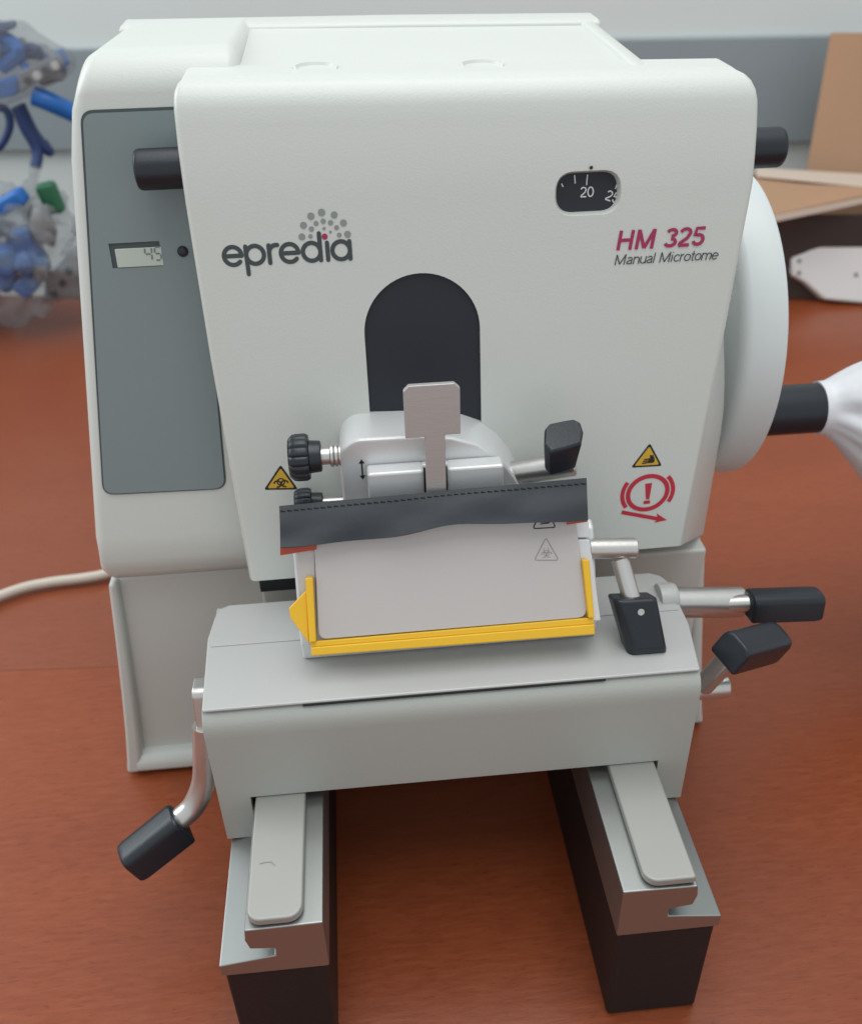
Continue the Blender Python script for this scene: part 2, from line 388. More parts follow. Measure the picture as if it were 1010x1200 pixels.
# rails -----------------------------------------------------------
for s in (-1, 1):
    xo, xi = .240 * s, .1385 * s
    g = G(); g.box(min(xo, xi) + .003, max(xo, xi) - .003, .0015, .62, .0006, .150)
    leg = mk('rail_leg', g, 'leg', mt, bevel=.004)
    # cap: outer low shelf, undercut dovetail, raised shoulder towards the middle
    prof = [(.240, .150), (.240, .167), (.186, .1755), (.186, .187), (.2085, .190), (.2115, .204), (.2095, .2195), (.1385, .221), (.1385, .150)]
    prof = [(a * s, b) for a, b in prof]
    g = G(); g.py(prof, 0, .62)
    cap = mk('rail', g, 'cap', mt, bevel=.0016, angle=25)
    # slide strip with rounded near corners
    x0, x1 = (.159, .2075) if s > 0 else (-.2075, -.157)
    if s < 0: x0, x1 = -.2065, -.156
    pts = []; r = .014; rr = .014 if s < 0 else .006
    rl, rg = (.012, .014) if s < 0 else (.014, .003)
    pts += [(x0 + rl - rl * math.cos(R(a)), .002 + rl - rl * math.sin(R(a))) for a in range(0, 91, 15)]
    pts += [(x1 - rg + rg * math.sin(R(a)), .002 + rg - rg * math.cos(R(a))) for a in range(0, 91, 15)]
    pts += [(x1, .61), (x0, .61)]
    g = G(); g.loops([[(x, y, z) for x, y in pts] for z in (.2215, .231)])
    mk('slide_strip', g, 'slide', cap, bevel=.0022)
g = G(); g.box(-.1355, .1355, .38, .60, .006, .13); mk('rail_bridge', g, 'leg', mt, bevel=.004)
# scratch on the left strip
pl = Plane((0, 0, .2312), (1, 0, 0), (0, 1, 0))
u0 = pl.hit(305, 1012); u1 = pl.hit(318, 1010); u2 = pl.hit(322, 1014)
flat('scratch', ribbon(pl, [u0, ((u0[0] + u1[0]) / 2, u0[1] + .001), u1, u2], .0012), 'dot', mt)

# lower housing ---------------------------------------------------
def fx(zl, k):    # side offset of the lower housing at height z (left/right)
    t = zl / .33
    return lerp(-.424, -.381, t ** .8) if k < 0 else lerp(.377, .336, t ** .8)
g = G(); L = []
for z in (.008, .03, .08, .14, .2, .26, .327):
    yf = .402 + .010 * z
    L.append([(fx(z, -1), yf, z), (fx(z, 1), yf, z), (fx(z, 1) * .96, .72, z), (fx(z, -1) * .96, .72, z)])
g.loops(L)
mk('lower_housing', g, 'white', mt, bevel=.010, seg=4, angle=50)
for k in (-1, 1):
    L = []
    for z in (.006, .03, .08, .14, .2, .26, .322 if k < 0 else .300):
        w = lerp(.019, .010, z / .32) * -k; a = fx(z, k) * (1.004)
        L.append([(a, .384 + .03 * z, z), (a + w, .384 + .03 * z, z), (a + w * 1.25, .41, z), (a, .43, z)])
    g = G(); g.loops(L); mk('side_rim', g, 'white', mt, bevel=.006, seg=4, angle=40)
g = G(); xl, xr = fx(.01, -1) + .012, fx(.01, 1) - .012
g.px([(.383, .008), (.383, .022), (.388, .031), (.401, .036), (.43, .03), (.43, .008)], xl, xr)
mk('bottom_lip', g, 'white', mt, bevel=.005, seg=4, angle=40)
for x, y in ((-.39, .42), (.34, .42), (-.36, .68), (.32, .68)):
    g = G(); g.rod((x, y, 0), (x, y, .009), .018); mk('rubber_foot', g, 'groove', mt)

# side column -----------------------------------------------------
def colx(z): return lerp(-.384, -.318, max(0, (z - .36)) / .5) if z > .36 else -.381
def coly(z): return .372 + (z - .38) * .155
prof = [(.408, .331), (.389, .335), (.377, .350), (.3715, .372)]
for z in [.40, .45, .5, .55, .6, .65, .7, .75, .79, .832]: prof.append((coly(z), z))
cy, cz, cr = coly(.832) + .044, .8365, .0445
for a in range(12, 91, 13): prof.append((cy - cr * math.cos(R(a)), cz + cr * math.sin(R(a)) * .94))
prof += [(.60, .8785), (.69, .8785), (.69, .331)]
g = G(); L = []
n = 4
loops_ = []
for t in (0, 1):
    lp = []
    for y, z in prof:
        xl_ = colx(z) + (.018 * max(0, (z - .79) / .0885) ** 2.2) ; lp.append((xl_ if t == 0 else -.16, y, z))
    loops_.append(lp)
g.loops(loops_)
col = mk('side_column', g, 'white', mt, bevel=.013, seg=5, angle=60)
for o_ in (col,): pass
# gray panel on the column front: a slab following the lean
cpl = Plane((0, coly(.38), .38), (1, 0, 0), (0, .155, 1))
def cp(px, py): return cpl.hit(px, py)
TL, TR, BR, BL = cp(98, 133), cp(225, 128), cp(264, 571), cp(123, 578)
def roundpoly(P, rs, n=6):
    out = []
    for i in range(len(P)):
        a, b, c = Vector(P[i - 1]), Vector(P[i]), Vector(P[(i + 1) % len(P)]); r = rs[i]
        if r <= 0: out.append(tuple(b)); continue
        p0 = b + (a - b).normalized() * r; p1 = b + (c - b).normalized() * r
        for k in range(n + 1):
            t = k / n; q = p0 * (1 - t) ** 2 + b * 2 * t * (1 - t) + p1 * t * t; out.append(tuple(q))
    return out
pp = roundpoly([TL, TR, BR, BL], [.010, 0, .012, .012])
def platepoly(pl, pts, h0, h1):
    g = G(); g.loops([[pl.P(a, b, h) for a, b in pts] for h in (h0, h1)]); return g
mk('panel_gasket', platepoly(cpl, roundpoly([(TL[0] - .0022, TL[1] + .0028), (TR[0], TR[1] + .0028), (BR[0] + .0018, BR[1] - .0018), (BL[0] - .0022, BL[1] - .0018)], [.012, 0, .014, .014]), -.002, .0012), 'gasket', mt)
panel = mk('control_panel', platepoly(cpl, pp, -.004, .0028), 'panel', mt, smooth=False)
a, b, c, d = cp(128, 285), cp(187, 283), cp(190, 311), cp(132, 313)
x0, x1, z0, z1 = a[0], (b[0] + c[0]) / 2 + .001, c[1], a[1]
cut = G(); cut.loops([[cpl.P(u, v, h) for u, v in ((x0, z0), (x1, z0), (x1, z1), (x0, z1))] for h in (-.0035, .02)])
cutter = mk('cutter', cut, 'groove', smooth=False)
bake(panel, 30, [cutter])
for p in panel.data.polygons: p.use_smooth = False
g = platepoly(cpl, [(x0 + .0005, z0), (x1 - .0005, z0), (x1 - .0005, z1), (x0 + .0005, z1)], -.0034, -.0030)
mk('display_well', g, 'gasket', panel, smooth=False)  # dark floor paints the inner shadow above and left of the screen
g = platepoly(cpl, roundpoly([(x0 + .005, z0 + .0005), (x1 + .001, z0 + .0005), (x1 + .001, z1 - .0055), (x0 + .005, z1 - .0055)], [.001] * 4), -.0028, .0036)
scr = mk('display_screen', g, 'lcd', panel, bevel=.0005)
# seven segment 45
def seg7(dig, u, v, w, h, g):
    on = {'4': 'bcfg', '5': 'acdfg'}[dig]; s_ = .12 * h
    C = {'a': [(0, h), (w, h)], 'b': [(w, h / 2), (w, h)], 'c': [(w, 0), (w, h / 2)], 'd': [(0, 0), (w, 0)], 'e': [(0, 0), (0, h / 2)], 'f': [(0, h / 2), (0, h)], 'g': [(0, h / 2), (w, h / 2)]}
    for q in on:
        (p0, p1) = C[q]; A = Vector(p0); B = Vector(p1); D = (B - A).normalized() * s_ * .6; A += D; B -= D
        ribbon(spl, [(u + A.x + .08 * A.y, v + A.y), (u + B.x + .08 * B.y, v + B.y)], s_, g=g, cap=False)
spl = Plane(cpl.P(0, 0, .0037), cpl.x, cpl.y)
g = G(); q = cp(172, 306); seg7('4', q[0], q[1] + .001, .0065, .0125, g); seg7('5', q[0] + .0095, q[1] + .001, .0058, .0125, g)
flat('display_digits', g, 'lcdtxt', panel)
q = cp(215, 294)
g = G(); g.lathe(cpl.P(q[0], q[1], .002), cpl.n, [(0, .0055), (.002, .0052), (.0042, .0035), (.005, .001)], 20)
mk('sensor_button', g, 'black', panel)

# main upper body behind the cover --------------------------------
def bodyR(z): return .332 if z < .45 else lerp(.332, .222, min(1, (z - .45) / .30))
L = []
for z in (.331, .42, .5, .56, .64, .72, .78, .82, .850):
    L.append([(-.20, .43, z), (bodyR(z), .43, z), (bodyR(z) - .006, .675, z), (-.20, .675, z)])
g = G(); g.loops(L)
body = mk('main_body', warp(g), 'white', mt, bevel=.012, seg=4, angle=60)
# top tray with raised rim
def ztop(y): return .8615 + .055 * (y - .43)
g = G(); g.loops([[(x, .415, ztop(.415) - .0012), (x, .50, ztop(.50)), (x, .64, ztop(.64)), (x, .64, .84), (x, .415, .84)] for x in (-.172, -.05, .08, .206)]); mk('top_tray', warp(g), 'white', mt)
g = G(); g.loops([[(x, .636, ztop(.636) - .01), (x, .640, ztop(.64) + .0035), (x, .648, ztop(.648) + .0052), (x, .685, ztop(.685) + .005), (x, .70, ztop(.70) - .004), (x, .70, .84)] for x in (-.30, 0, .224)])
mk('tray_rim', warp(g), 'white', mt, bevel=.003)
g = G(); L = []
for y, k in ((.425, 0), (.44, .6), (.47, 1), (.69, 1)):
    zz = ztop(y); L.append([(.198, y, zz - .004), (.203, y, zz - .0005 + .004 * k), (.214, y, zz + .0036 * k), (.224, y, zz - .003), (.229, y, zz - .014), (.229, y, .80), (.198, y, .80)])
g.loops(L); mk('tray_rim', warp(g), 'white', mt, bevel=.0015, angle=50)
for q in ((369, 81), (567, 76)):
    p = at(*q, y=.424); g = G(); L = []
    for r, h in ((.0215, -.0008), (.0205, .0026), (.0180, .0028), (.0160, .0004), (.010, -.0006), (.002, -.0006)):
        L.append([(p[0] + r * math.cos(R(a)), p[1] + .018 + r * .8 * math.sin(R(a)), ztop(p[1] + .018 + r * .8 * math.sin(R(a))) + max(-.0004, h) * (1 if math.sin(R(a)) > -.2 else .3) + .0004) for a in range(0, 360, 10)])
    g.loops(L, cap=False); mk('finger_dimple', warp(g), 'white', mt)

# front cover ------------------------------------------------------
CY0, CK = .31, .15
TOPR = [(.828, 0), (.840, .0030), (.849, .0078), (.8555, .0140), (.8595, .0212), (.8615, .0300)]
def covy(z):
    if z < .765: return CY0 + CK * (z - .383)
    y0 = CY0 + CK * .382; t = min(z, .828) - .765; y = y0 + .15 * t + 1.2 * t * t
    for (za, ya_), (zb_, yb_) in zip(TOPR, TOPR[1:]):
        if z > za: y = y0 + .15 * .063 + 1.2 * .063 ** 2 + lerp(ya_, yb_, min(1, (z - za) / (zb_ - za)))
    return y
def fl(x, z):
    if x < 0: return 0
    return .060 * max(0, min(1, (.63 - z) / .16))
# rows of the front skin from bottom to top: the outline pairs its left and right points
ZR = [.765, .790, .812, .828, .840, .849, .8555, .8595, .8615]
Lp_ = [(-.2050, .377), (-.2130, .62)] + list(zip((-.2155, -.2155, -.2155, -.2152, -.2150, -.2145, -.2136, -.2120, -.2095), ZR))
Rp_ = [(.2755, .381), (.2985, .62)] + list(zip((.3115, .3115, .3115, .3112, .3104, .3090, .3066, .3034, .2990), ZR))
def row(i, d):   # front row i, or the same row pushed back to the body
    (xl, zl), (xr, zr) = Lp_[i], Rp_[i]
    if d == 0: return [Vector((xl, covy(zl), zl)), Vector((xr, covy(zr), zr))]
    low = .322 if i == 0 else None
    y = (.402 if i < 2 else .425) if d == 1 else .46
    return [Vector((xl, y, low or zl)), Vector((xr + fl(xr, zr), y, low or zr))]
g = G(); nR = len(Lp_)
# closed cross sections taken along x: left, (inner stations), right
def section(t):
    P = [row(i, 0)[0].lerp(row(i, 0)[1], t) for i in range(nR)]
    top = P[-1]
    P += [top + Vector((0, .010, .0008)), Vector((top.x, .46, .8638)), Vector((top.x, .468, .855))]
    m_ = row(0, 2)[0].lerp(row(0, 2)[1], t); P.append(Vector((m_.x, .468, m_.z)))
    m_ = row(0, 1)[0].lerp(row(0, 1)[1], t); P.append(m_)
    return P
def inset(P, e):
    c = sum(P, Vector()) / len(P); out = []
    for i, p in enumerate(P):
        a, b = P[i - 1], P[(i + 1) % len(P)]
        d1 = Vector((p.y - a.y, p.z - a.z)).normalized(); d2 = Vector((b.y - p.y, b.z - p.z)).normalized()
        n1 = Vector((-d1.y, d1.x)); n2 = Vector((-d2.y, d2.x)); nn = (n1 + n2).normalized(); k = e / max(.5, nn.dot(n1))
        if nn.dot(Vector((c.y - p.y, c.z - p.z))) < 0: nn = -nn
        out.append(Vector((p.x, p.y + nn.x * k, p.z + nn.y * k)))
    return out
ER = .0065
secs = [[p + Vector((ER * (1 - math.cos(R(th))), 0, 0)) for p in inset(section(0), ER * (1 - math.sin(R(th))))] for th in (0, 22, 45, 68, 90)]
secs += [section(t) for t in (.25, .5, .75)]
secs += [[p - Vector((ER * (1 - math.cos(R(th))), 0, 0)) for p in inset(section(1), ER * (1 - math.sin(R(th))))] for th in (90, 68, 45, 22, 0)]
g.loops(secs)
# side skin on the right, swinging outwards
side_f = [row(i, 0)[1] for i in range(3)] ; side_m = [Vector((row(i, 0)[1].x + (.060, .004, 0)[i], .402, (.322, .60, .765)[i])) for i in range(3)]
gs = G()
zs = [.381, .43, .47, .50, .53, .56, .59, .62, .65, .68, .71, .74, .76]
def sm_(t): t = max(0, min(1, t)); return t * t * (3 - 2 * t)
def rx(z): return lerp(.2755, .2985, (z - .381) / .239) if z < .62 else lerp(.2985, .3115, (z - .62) / .145)
fr = [Vector((rx(z) - .001, covy(z) + .004, z)) for z in zs]
mdl = [Vector((rx(z) - .004 + (.336 - rx(z) + .004) * sm_((.77 - z) / .30), .402, .322 if z < .4 else z)) for z in zs]
bk = [Vector((p.x, .46, p.z)) for p in mdl]; inn = [Vector((.20, .46, p.z)) for p in mdl]; inf = [Vector((.20, f.y + .02, f.z)) for f in fr]
gs.loops([[inf[i], fr[i], mdl[i], bk[i], inn[i]] for i in range(len(zs))])
cover = mk('front_cover', warp(g), 'white', mt, smooth=False)
cheek = mk('cover_cheek', gs, 'white', cover, bevel=.004, seg=3, angle=40)
V = Plane((0, CY0, .383), (1, 0, 0), (0, CK, 1))
# arch
ax0, ay0 = V.hit(431, 474); ax1, ay1 = V.hit(561, 474); axc, ayt = V.hit(495, 320)
l0 = V.hit(427, 390); l1 = V.hit(562.5, 384); ar = (l1[0] - l0[0]) / 2; axc = (l1[0] + l0[0]) / 2
def archpts(e=0, r_=None):
    r_ = (r_ or ar) + e
    pts = [(axc - r_, ay0 - .10), (axc + r_, ay0 - .10)]
    cyv = ayt - ar
    return pts + [(axc + r_ * math.cos(R(a)), cyv + r_ * math.sin(R(a))) for a in range(0, 181, 6)]
c1 = mk('cutter', platepoly(V, archpts(), -.006, .05), 'white', smooth=False)
# dial window
dc = V.hit(690, 226); dl = V.hit(653.5, 227); dr = V.hit(725, 225); dt = V.hit(690, 203); db = V.hit(690, 249)
hw = (dr[0] - dl[0]) / 2; hh = (dt[1] - db[1]) / 2
dcx, dcy = (dl[0] + dr[0]) / 2, (dt[1] + db[1]) / 2
def stadium(e=0, n=10):
    w, h = hw + e, hh + e
    rr = h * .92
    return roundpoly([(dcx - w, dcy - h), (dcx + w, dcy - h), (dcx + w, dcy + h), (dcx - w, dcy + h)], [rr] * 4, n)
g = G(); g.loops([[V.P(a, b, h) for a, b in stadium(e)] for h, e in ((-.018, 0), (-.007, 0), (-.0015, .0020), (.0005, .0034), (.02, .0034))])
c2 = mk('cutter', g, 'white', smooth=False)
bake(cover, 35, [c1, c2])
mk('specimen_shutter', platepoly(V, archpts(-.0002), -.0058, -.0035), 'blackmatt', cover, smooth=False)
dial = mk('micron_dial', platepoly(V, stadium(.0), -.0175, -.0080), 'blackmatt', cover, smooth=False)
DP = Plane(V.P(0, 0, -.0079), V.x, V.y)
q = DP.hit(679.5, 231.5); q1 = DP.hit(696, 231.5); nh = .0095
lettering('dial_number', '20', DP, q[0], q[1], q1[0] - q[0], nh, .13, 'dialtxt', dial, 0)
q = DP.hit(708, 234); lettering('dial_number', '25', DP, q[0], q[1], q1[0] - DP.hit(679.5, 231.5)[0], nh, .13, 'dialtxt', dial, 0, -20)
g = G()
for (xa, ya_, xb, yb_) in ((688, 204.5, 687, 217), (673, 205, 673.6, 215), (657.6, 215, 659.5, 219), (722.5, 216, 720.5, 221.5)):
    ribbon(DP, [DP.hit(xa, ya_), DP.hit(xb, yb_)], .0011, g=g, cap=False)
flat('dial_ticks', g, 'dialtxt', dial)
q = V.hit(692.5, 196.5); flat('index_dot', fill(V, circ(q[0], q[1], .0017, 12), .0006), 'blackprint', cover)
# HM 325
q, q1 = V.hit(721.5, 293.5), V.hit(826, 288)
lettering('model_lettering', 'HM 325', V, q[0], q[1], q1[0] - q[0] - .001, V.hit(722, 270.5)[1] - q[1], .175, 'magenta', cover, .15)
q, q1 = V.hit(719.5, 311), V.hit(840, 305)
lettering('name_lettering', 'Manual Microtome', V, q[0], q[1] + .0003, q1[0] - q[0], V.hit(720, 299)[1] - q[1], .105, 'print', cover, .20)
# logo wordmark, drawn as strokes
g = G()
bl, br_ = V.hit(262, 312), V.hit(413, 305)
ux0 = bl[0]; ww = br_[0] - bl[0]; base = (bl[1] + br_[1]) / 2 + .0008
K = ww / 150.0; sw = 5.0 * K; xr_ = 10.2 * K     # stroke weight, bowl radius
def W(dx): return ux0 + dx * K
def stroke(pts): ribbon(V, pts, sw, g=g)
def bowl(cx, a0=0, a1=360):
    c = circ(W(cx), base + 10.6 * K, xr_, 30, a0, a1)
    if a1 - a0 >= 360: ribbon(V, c, sw, closed=True, g=g)
    else: stroke(c)
def glyph_e(cx):
    bowl(cx, 0, 318); stroke([(W(cx) - xr_, base + 10.6 * K), (W(cx) + xr_, base + 10.6 * K)])
glyph_e(12.4)
bowl(38); stroke([(W(27.8), base + 20.5 * K), (W(28.2), base - 11 * K)])
stroke([(W(54.5), base + 20.5 * K), (W(54.5), base + .5 * K)]); stroke(circ(W(63), base + 12 * K, 8.6 * K, 10, 80, 180))
glyph_e(78)
bowl(103.5); stroke([(W(113.6), base + 31 * K), (W(113.6), base + .5 * K)])
stroke([(W(122), base + 20.0 * K), (W(122), base + .5 * K)])
bowl(137.8); stroke([(W(148), base + 20.5 * K), (W(148), base + .5 * K)])
flat('brand_lettering', g, 'print', cover)
g = G()
for px, py, r in ((376.9, 249, 4.3), (364.5, 253.3, 4.2), (391.7, 251.8, 4), (355.8, 264, 4), (402.5, 261.2, 4), (354, 277.5, 4), (407.4, 274.5, 4), (378.8, 259.2, 3.1), (370.5, 261.8, 2.9), (387.5, 261, 3.1), (365.1, 268.3, 3.1), (394.5, 266.7, 2.9), (364, 277, 2.6), (397.6, 275.4, 2.8), (379.9, 267.7, 1.9), (387.3, 271.8, 1.7)):
    u, v = V.hit(px, py); fill(V, circ(u, v, r * K * .98, 20), .0008, g)
flat('logo_dots', g, 'dot', cover)
u, v = V.hit(380.6, 277.3); flat('logo_dot', fill(V, circ(u, v, 3.5 * K, 20), .0008), 'magenta', cover)

def biohaz(pl, cx, cy, r, g, w, h=None):
    for k in range(3):
        a = R(90 + 120 * k); ox, oy = cx + math.cos(a) * r * .52, cy + math.sin(a) * r * .52
        d0 = 90 + 120 * k
        ribbon(pl, circ(ox, oy, r * .42, 14, d0 - 137 + 180 - 180 + 180 - 0, d0 + 137 + 180) if False else circ(ox, oy, r * .42, 14, d0 + 38, d0 + 322), w, g=g, cap=False)
    ribbon(pl, circ(cx, cy, r * .45, 16), w * .8, closed=True, g=g)
def warn(pl, ctop, cl, cr, parent, name, face, line, lw, sym):
    T, Lf, Rt = pl.hit(*ctop), pl.hit(*cl), pl.hit(*cr)
    cx, cy = (T[0] + Lf[0] + Rt[0]) / 3, (T[1] + Lf[1] + Rt[1]) / 3
    rp = lambda k: roundpoly([(cx + (p[0] - cx) * k, cy + (p[1] - cy) * k) for p in (T, Lf, Rt)], [.003 * k] * 3, 4)
    st = None
    if face:
        st = flat(name, fill(pl, rp(1.06), .0006), 'blackprint', parent)
        flat('sticker_face', fill(pl, rp(.84), .0008), face, st)
    g = G()
    if not face: ribbon(pl, rp(1.0), lw, closed=True, g=g)
    if sym == 'bio': biohaz(pl, cx, cy - .0005, abs(Rt[0] - Lf[0]) * .25, g, abs(Rt[0] - Lf[0]) * (.055 if face else .025))
    elif sym == 'hand':
        w = abs(Rt[0] - Lf[0])
        fill(pl, roundpoly([(cx + .00 * w, cy - .16 * w), (cx + .24 * w, cy - .15 * w), (cx + .23 * w, cy + .07 * w), (cx + .06 * w, cy + .06 * w)], [.002] * 4, 3), .0011, g)
        for i, dy in enumerate((-.13, -.065, 0, .05)):
            ribbon(pl, [(cx + .05 * w, cy + dy * w), (cx - (.17 - .03 * i) * w, cy + (dy - .02) * w)], .045 * w, g=g)
        for i in range(4):
            ribbon(pl, [(cx + (.10 + .03 * i) * w, cy + .05 * w), (cx + (.07 + .035 * i) * w, cy + .12 * w)], .03 * w, g=g)
    o = flat('warning_symbol' , g, line, st or parent)
    return st or o
warn(V, (329, 545.5), (310.5, 573.5), (348.5, 573), mt, 'warning_sticker', 'stickery', 'blackprint', 0, 'bio')['label'] = 'yellow triangle sticker with biohazard trefoil'
warn(V, (761, 520), (740, 547.5), (774.5, 545.5), mt, 'warning_sticker', 'stickery', 'blackprint', 0, 'hand')['label'] = 'yellow triangle sticker with crushed hand'
# red brake symbol
g = G(); u, v = V.hit(758.5, 577.5); e0 = V.hit(736, 578); e1 = V.hit(784, 576); rr = (e1[0] - e0[0]) / 2 - .002
tilt = R(20)
def ell(r1, r2, a0, a1, n=36):
    out = []
    for i in range(n + (0 if a1 - a0 >= 360 else 1)):
        a = R(a0 + (a1 - a0) * i / n); x, y = r1 * math.cos(a - tilt), r2 * math.sin(a - tilt)
        out.append((u + x * math.cos(tilt) - y * math.sin(tilt), v + x * math.sin(tilt) + y * math.cos(tilt)))
    return out
ribbon(V, ell(rr * 1.06, rr * .94, 0, 360), .0050, closed=True, g=g)
ribbon(V, ell(rr * 1.36, rr * 1.24, -30, 42, 14), .0046, g=g, cap=False)
ribbon(V, ell(rr * 1.36, rr * 1.24, 146, 216, 14), .0046, g=g, cap=False)
fill(V, [V.hit(756.3, 585), V.hit(760.4, 585), V.hit(763.8, 565.8), V.hit(755.6, 566.8)], .0011, g)
fill(V, [V.hit(753.6, 587), V.hit(761.2, 586), V.hit(761.2, 590), V.hit(753.6, 590.8)], .0011, g)
ribbon(V, [V.hit(728, 600.2), V.hit(771, 608)], .0046, g=g, cap=False)
fill(V, [V.hit(769, 601.3), V.hit(781, 609.3), V.hit(766, 612.5), V.hit(770.5, 608.5)], .0013, g)
flat('brake_symbol', g, 'redprint', cover)
# black block painting the shade in the gap below the cover
g = G(); g.box(-.198, -.02, .330, .40, .345, .372); mk('gap_shade', g, 'groove', mt)
g = G(); g.box(-.204, .331, .372, .44, .06, .325); mk('lower_neck', g, 'white', mt, bevel=.004)

# transverse knobs either side
for x0, x1, y, z, r in ((-.2590, -.19, .404, .7870, .0182), (.225, .3575, .425, .775, .0190)):
    g = G(); s = -1 if x0 < 0 else 1
    a, b = ((x1, y, z), (x0, y, z)) if s < 0 else ((x0, y, z), (x1, y, z))
    A, B = Vector(a), Vector(b); Ln = (B - A).length
    g.lathe(A, B - A, [(0, r), (Ln - .0040, r), (Ln - .0012, r * .955), (Ln, r * .90), (Ln + .0006, r * .3)], 72, flute=lambda i: 1.0 if i % 2 else .975)
    mk('knurled_knob', g, 'black', mt, angle=60)

# handwheel
WC = Vector((0, .600, .516)); WR = .193
g = G()
g.lathe((.352, WC.y, WC.z), (1, 0, 0), [(0, .10), (.0, WR * .90), (.003, WR * .955), (.010, WR * .985), (.036, WR * .998), (.046, WR), (.049, WR * .992), (.051, WR * .97), (.051, .05)], 96)
hwl = mk('handwheel', g, 'wheelw', mt, angle=50)
g = G(); g.rod((.20, WC.y, WC.z), (.353, WC.y, WC.z), .05, n=32); mk('wheel_hub', g, 'rod', mt)
g = G(); A = at(898, 480, y=.505); B = at(968, 479, y=.505)
g.lathe((.403, .505, (A.z + B.z) / 2), (1, 0, 0), [(0, .030), (.003, .0315), (.112, .0315), (.1155, .029), (.116, .02)], 40)
mk('crank_handle', g, 'black', hwl, angle=40)
HZ = (A.z + B.z) / 2

# specimen clamp ---------------------------------------------------
BY = .284
def b_(px, py, y=BY): p = at(px, py, y=y); return (p[0], p[2])
xl0 = b_(397, 530)[0]; zt0 = b_(450, 513)[1]
prof = [(xl0, .455), (xl0, zt0 - .024)] + [(xl0 + .022 - .022 * math.cos(R(a)), zt0 - .024 + .024 * math.sin(R(a))) for a in range(15, 91, 15)]
arc_px = [(490, 511), (530, 513), (560, 521), (580, 534), (595, 548), (606, 563), (613, 580), (618, 600)]
prof += [b_(*q) for q in arc_px]; prof[-1] = (prof[-1][0], .455)
bk_px = [(490, 478), (515, 478.5), (541, 482), (562, 488), (580, 499), (595, 515), (606, 538), (612, 570)]
bprof = [(x_, z_) for x_, z_ in prof[:-8]] + [b_(a_, c_, .345) for a_, c_ in bk_px]; bprof[-1] = (bprof[-1][0], .455)
g = G(); g.loops([[(x_, BY, z_) for x_, z_ in prof], [(x_, .3455, z_) for x_, z_ in bprof]])
body_c = mk('clamp_body', g, 'alu', mt, bevel=.004, seg=3, angle=25)
# jaw with a slot
jy = .264
j0, j1 = at(430, 556, y=jy), at(593, 552, y=jy)
zj = j0.z
slot0, slot1 = at(497, 560, y=jy)[0], at(525, 560, y=jy)[0]
g = G(); g.box(j0.x, slot0, jy, BY - .001, .47, zj); g.box(slot1, j1.x - .002, jy, BY - .001, .47, zj); g.box(slot0 - .002, slot1 + .002, jy + .010, BY - .001, .47, zj)
mk('clamp_jaw', g, 'alu', mt, bevel=.003)
g = G(); g.box(slot0 + .0004, slot1 - .0004, jy + .0085, jy + .0105, .47, zj - .003); mk('slot_shade', g, 'groove', mt)  # thin dark piece painting the shade at the back of the slot
bp_ = Plane((0, BY, 0), (1, 0, 0), (0, 0, 1))
a0, a1 = bp_.hit(423.5, 538), bp_.hit(424.5, 562)
g = G(); ribbon(bp_, [(a0[0], a0[1] - .002), (a0[0], a1[1] + .002)], .0016, g=g, cap=False)
for (zz, s) in ((a0[1], 1), (a1[1], -1)):
    fill(bp_, [(a0[0] - .003, zz - s * .005), (a0[0], zz), (a0[0] + .003, zz - s * .005)][::s], .0012, g)
flat('tilt_arrow', g, 'blackprint', body_c)
# T shaped steel tab standing in the jaw
tp = Plane((0, .257, .58), (1, 0, 0), (0, .05, 1))
H_ = [tp.hit(*q) for q in ((473, 513), (474, 452), (538, 449.5), (540, 511))]
xa, xb = (H_[0][0] + H_[1][0]) / 2, (H_[2][0] + H_[3][0]) / 2; za, zb = H_[0][1], H_[1][1]
s0, s1 = tp.hit(498.5, 540)[0], tp.hit(522, 540)[0]; c_ = .005
tz = tp.hit(510, 600)[1]
pts = [(s0, tz), (s1, tz), (s1, za + .001), (xb, za + .001), (xb, zb - c_), (xb - c_, zb), (xa + c_, zb), (xa, zb - c_), (xa, za), (s0, za)]
g = platepoly(tp, pts, -.004, .002)
tab = mk('steel_tab', g, 'steel', bevel=.0008, label='upright flat steel tab with square head and narrow stem before the black arch', cat='steel tab')
# fluted knobs
def knob(p, r, L, name='fluted_knob'):
    g = G()
    fl_ = lambda i: .93 if (i % 6) in (0,) else 1.0
    g.lathe(p, (1, 0, 0), [(0, r * .80), (.002, r * .90), (.004, r * .97), (.008, r), (L - .004, r), (L - .001, r * .93)], 84, flute=fl_)
    g.lathe(Vector(p) + Vector((L - .0005, 0, 0)), (1, 0, 0), [(0, r * .70), (.010, r * .66), (.011, r * .60)], 40)
    return mk(name, g, 'black', mt, angle=50)
kp = at(339, 537, y=.27); kn = knob((kp.x, .27, kp.z), .0225, .020)
sh0 = kp.x + .0305; sh1 = xl0 + .002
g = G(); g.lathe((sh0, .27, kp.z), (1, 0, 0), [(0, .0085), (.008, .0085)], 20); mk('shaft', g, 'rod', kn)
g = G(); g.lathe((sh0 + .008, .27, kp.z), (1, 0, 0), [(0, .010), (.0008, .011), (.003, .011), (.0038, .009), (.005, .011), (.007, .011), (.0078, .009), (.009, .0105), (sh1 - sh0 - .008, .0105)], 24); mk('threaded_collar', g, 'rod', kn)
kp = at(346, 592, y=.30); kn = knob((kp.x, .30, kp.z), .017, .018)
g = G(); g.rod((kp.x + .028, .30, kp.z), (xl0 + .002, .30, kp.z), .006); mk('shaft', g, 'rod', kn)
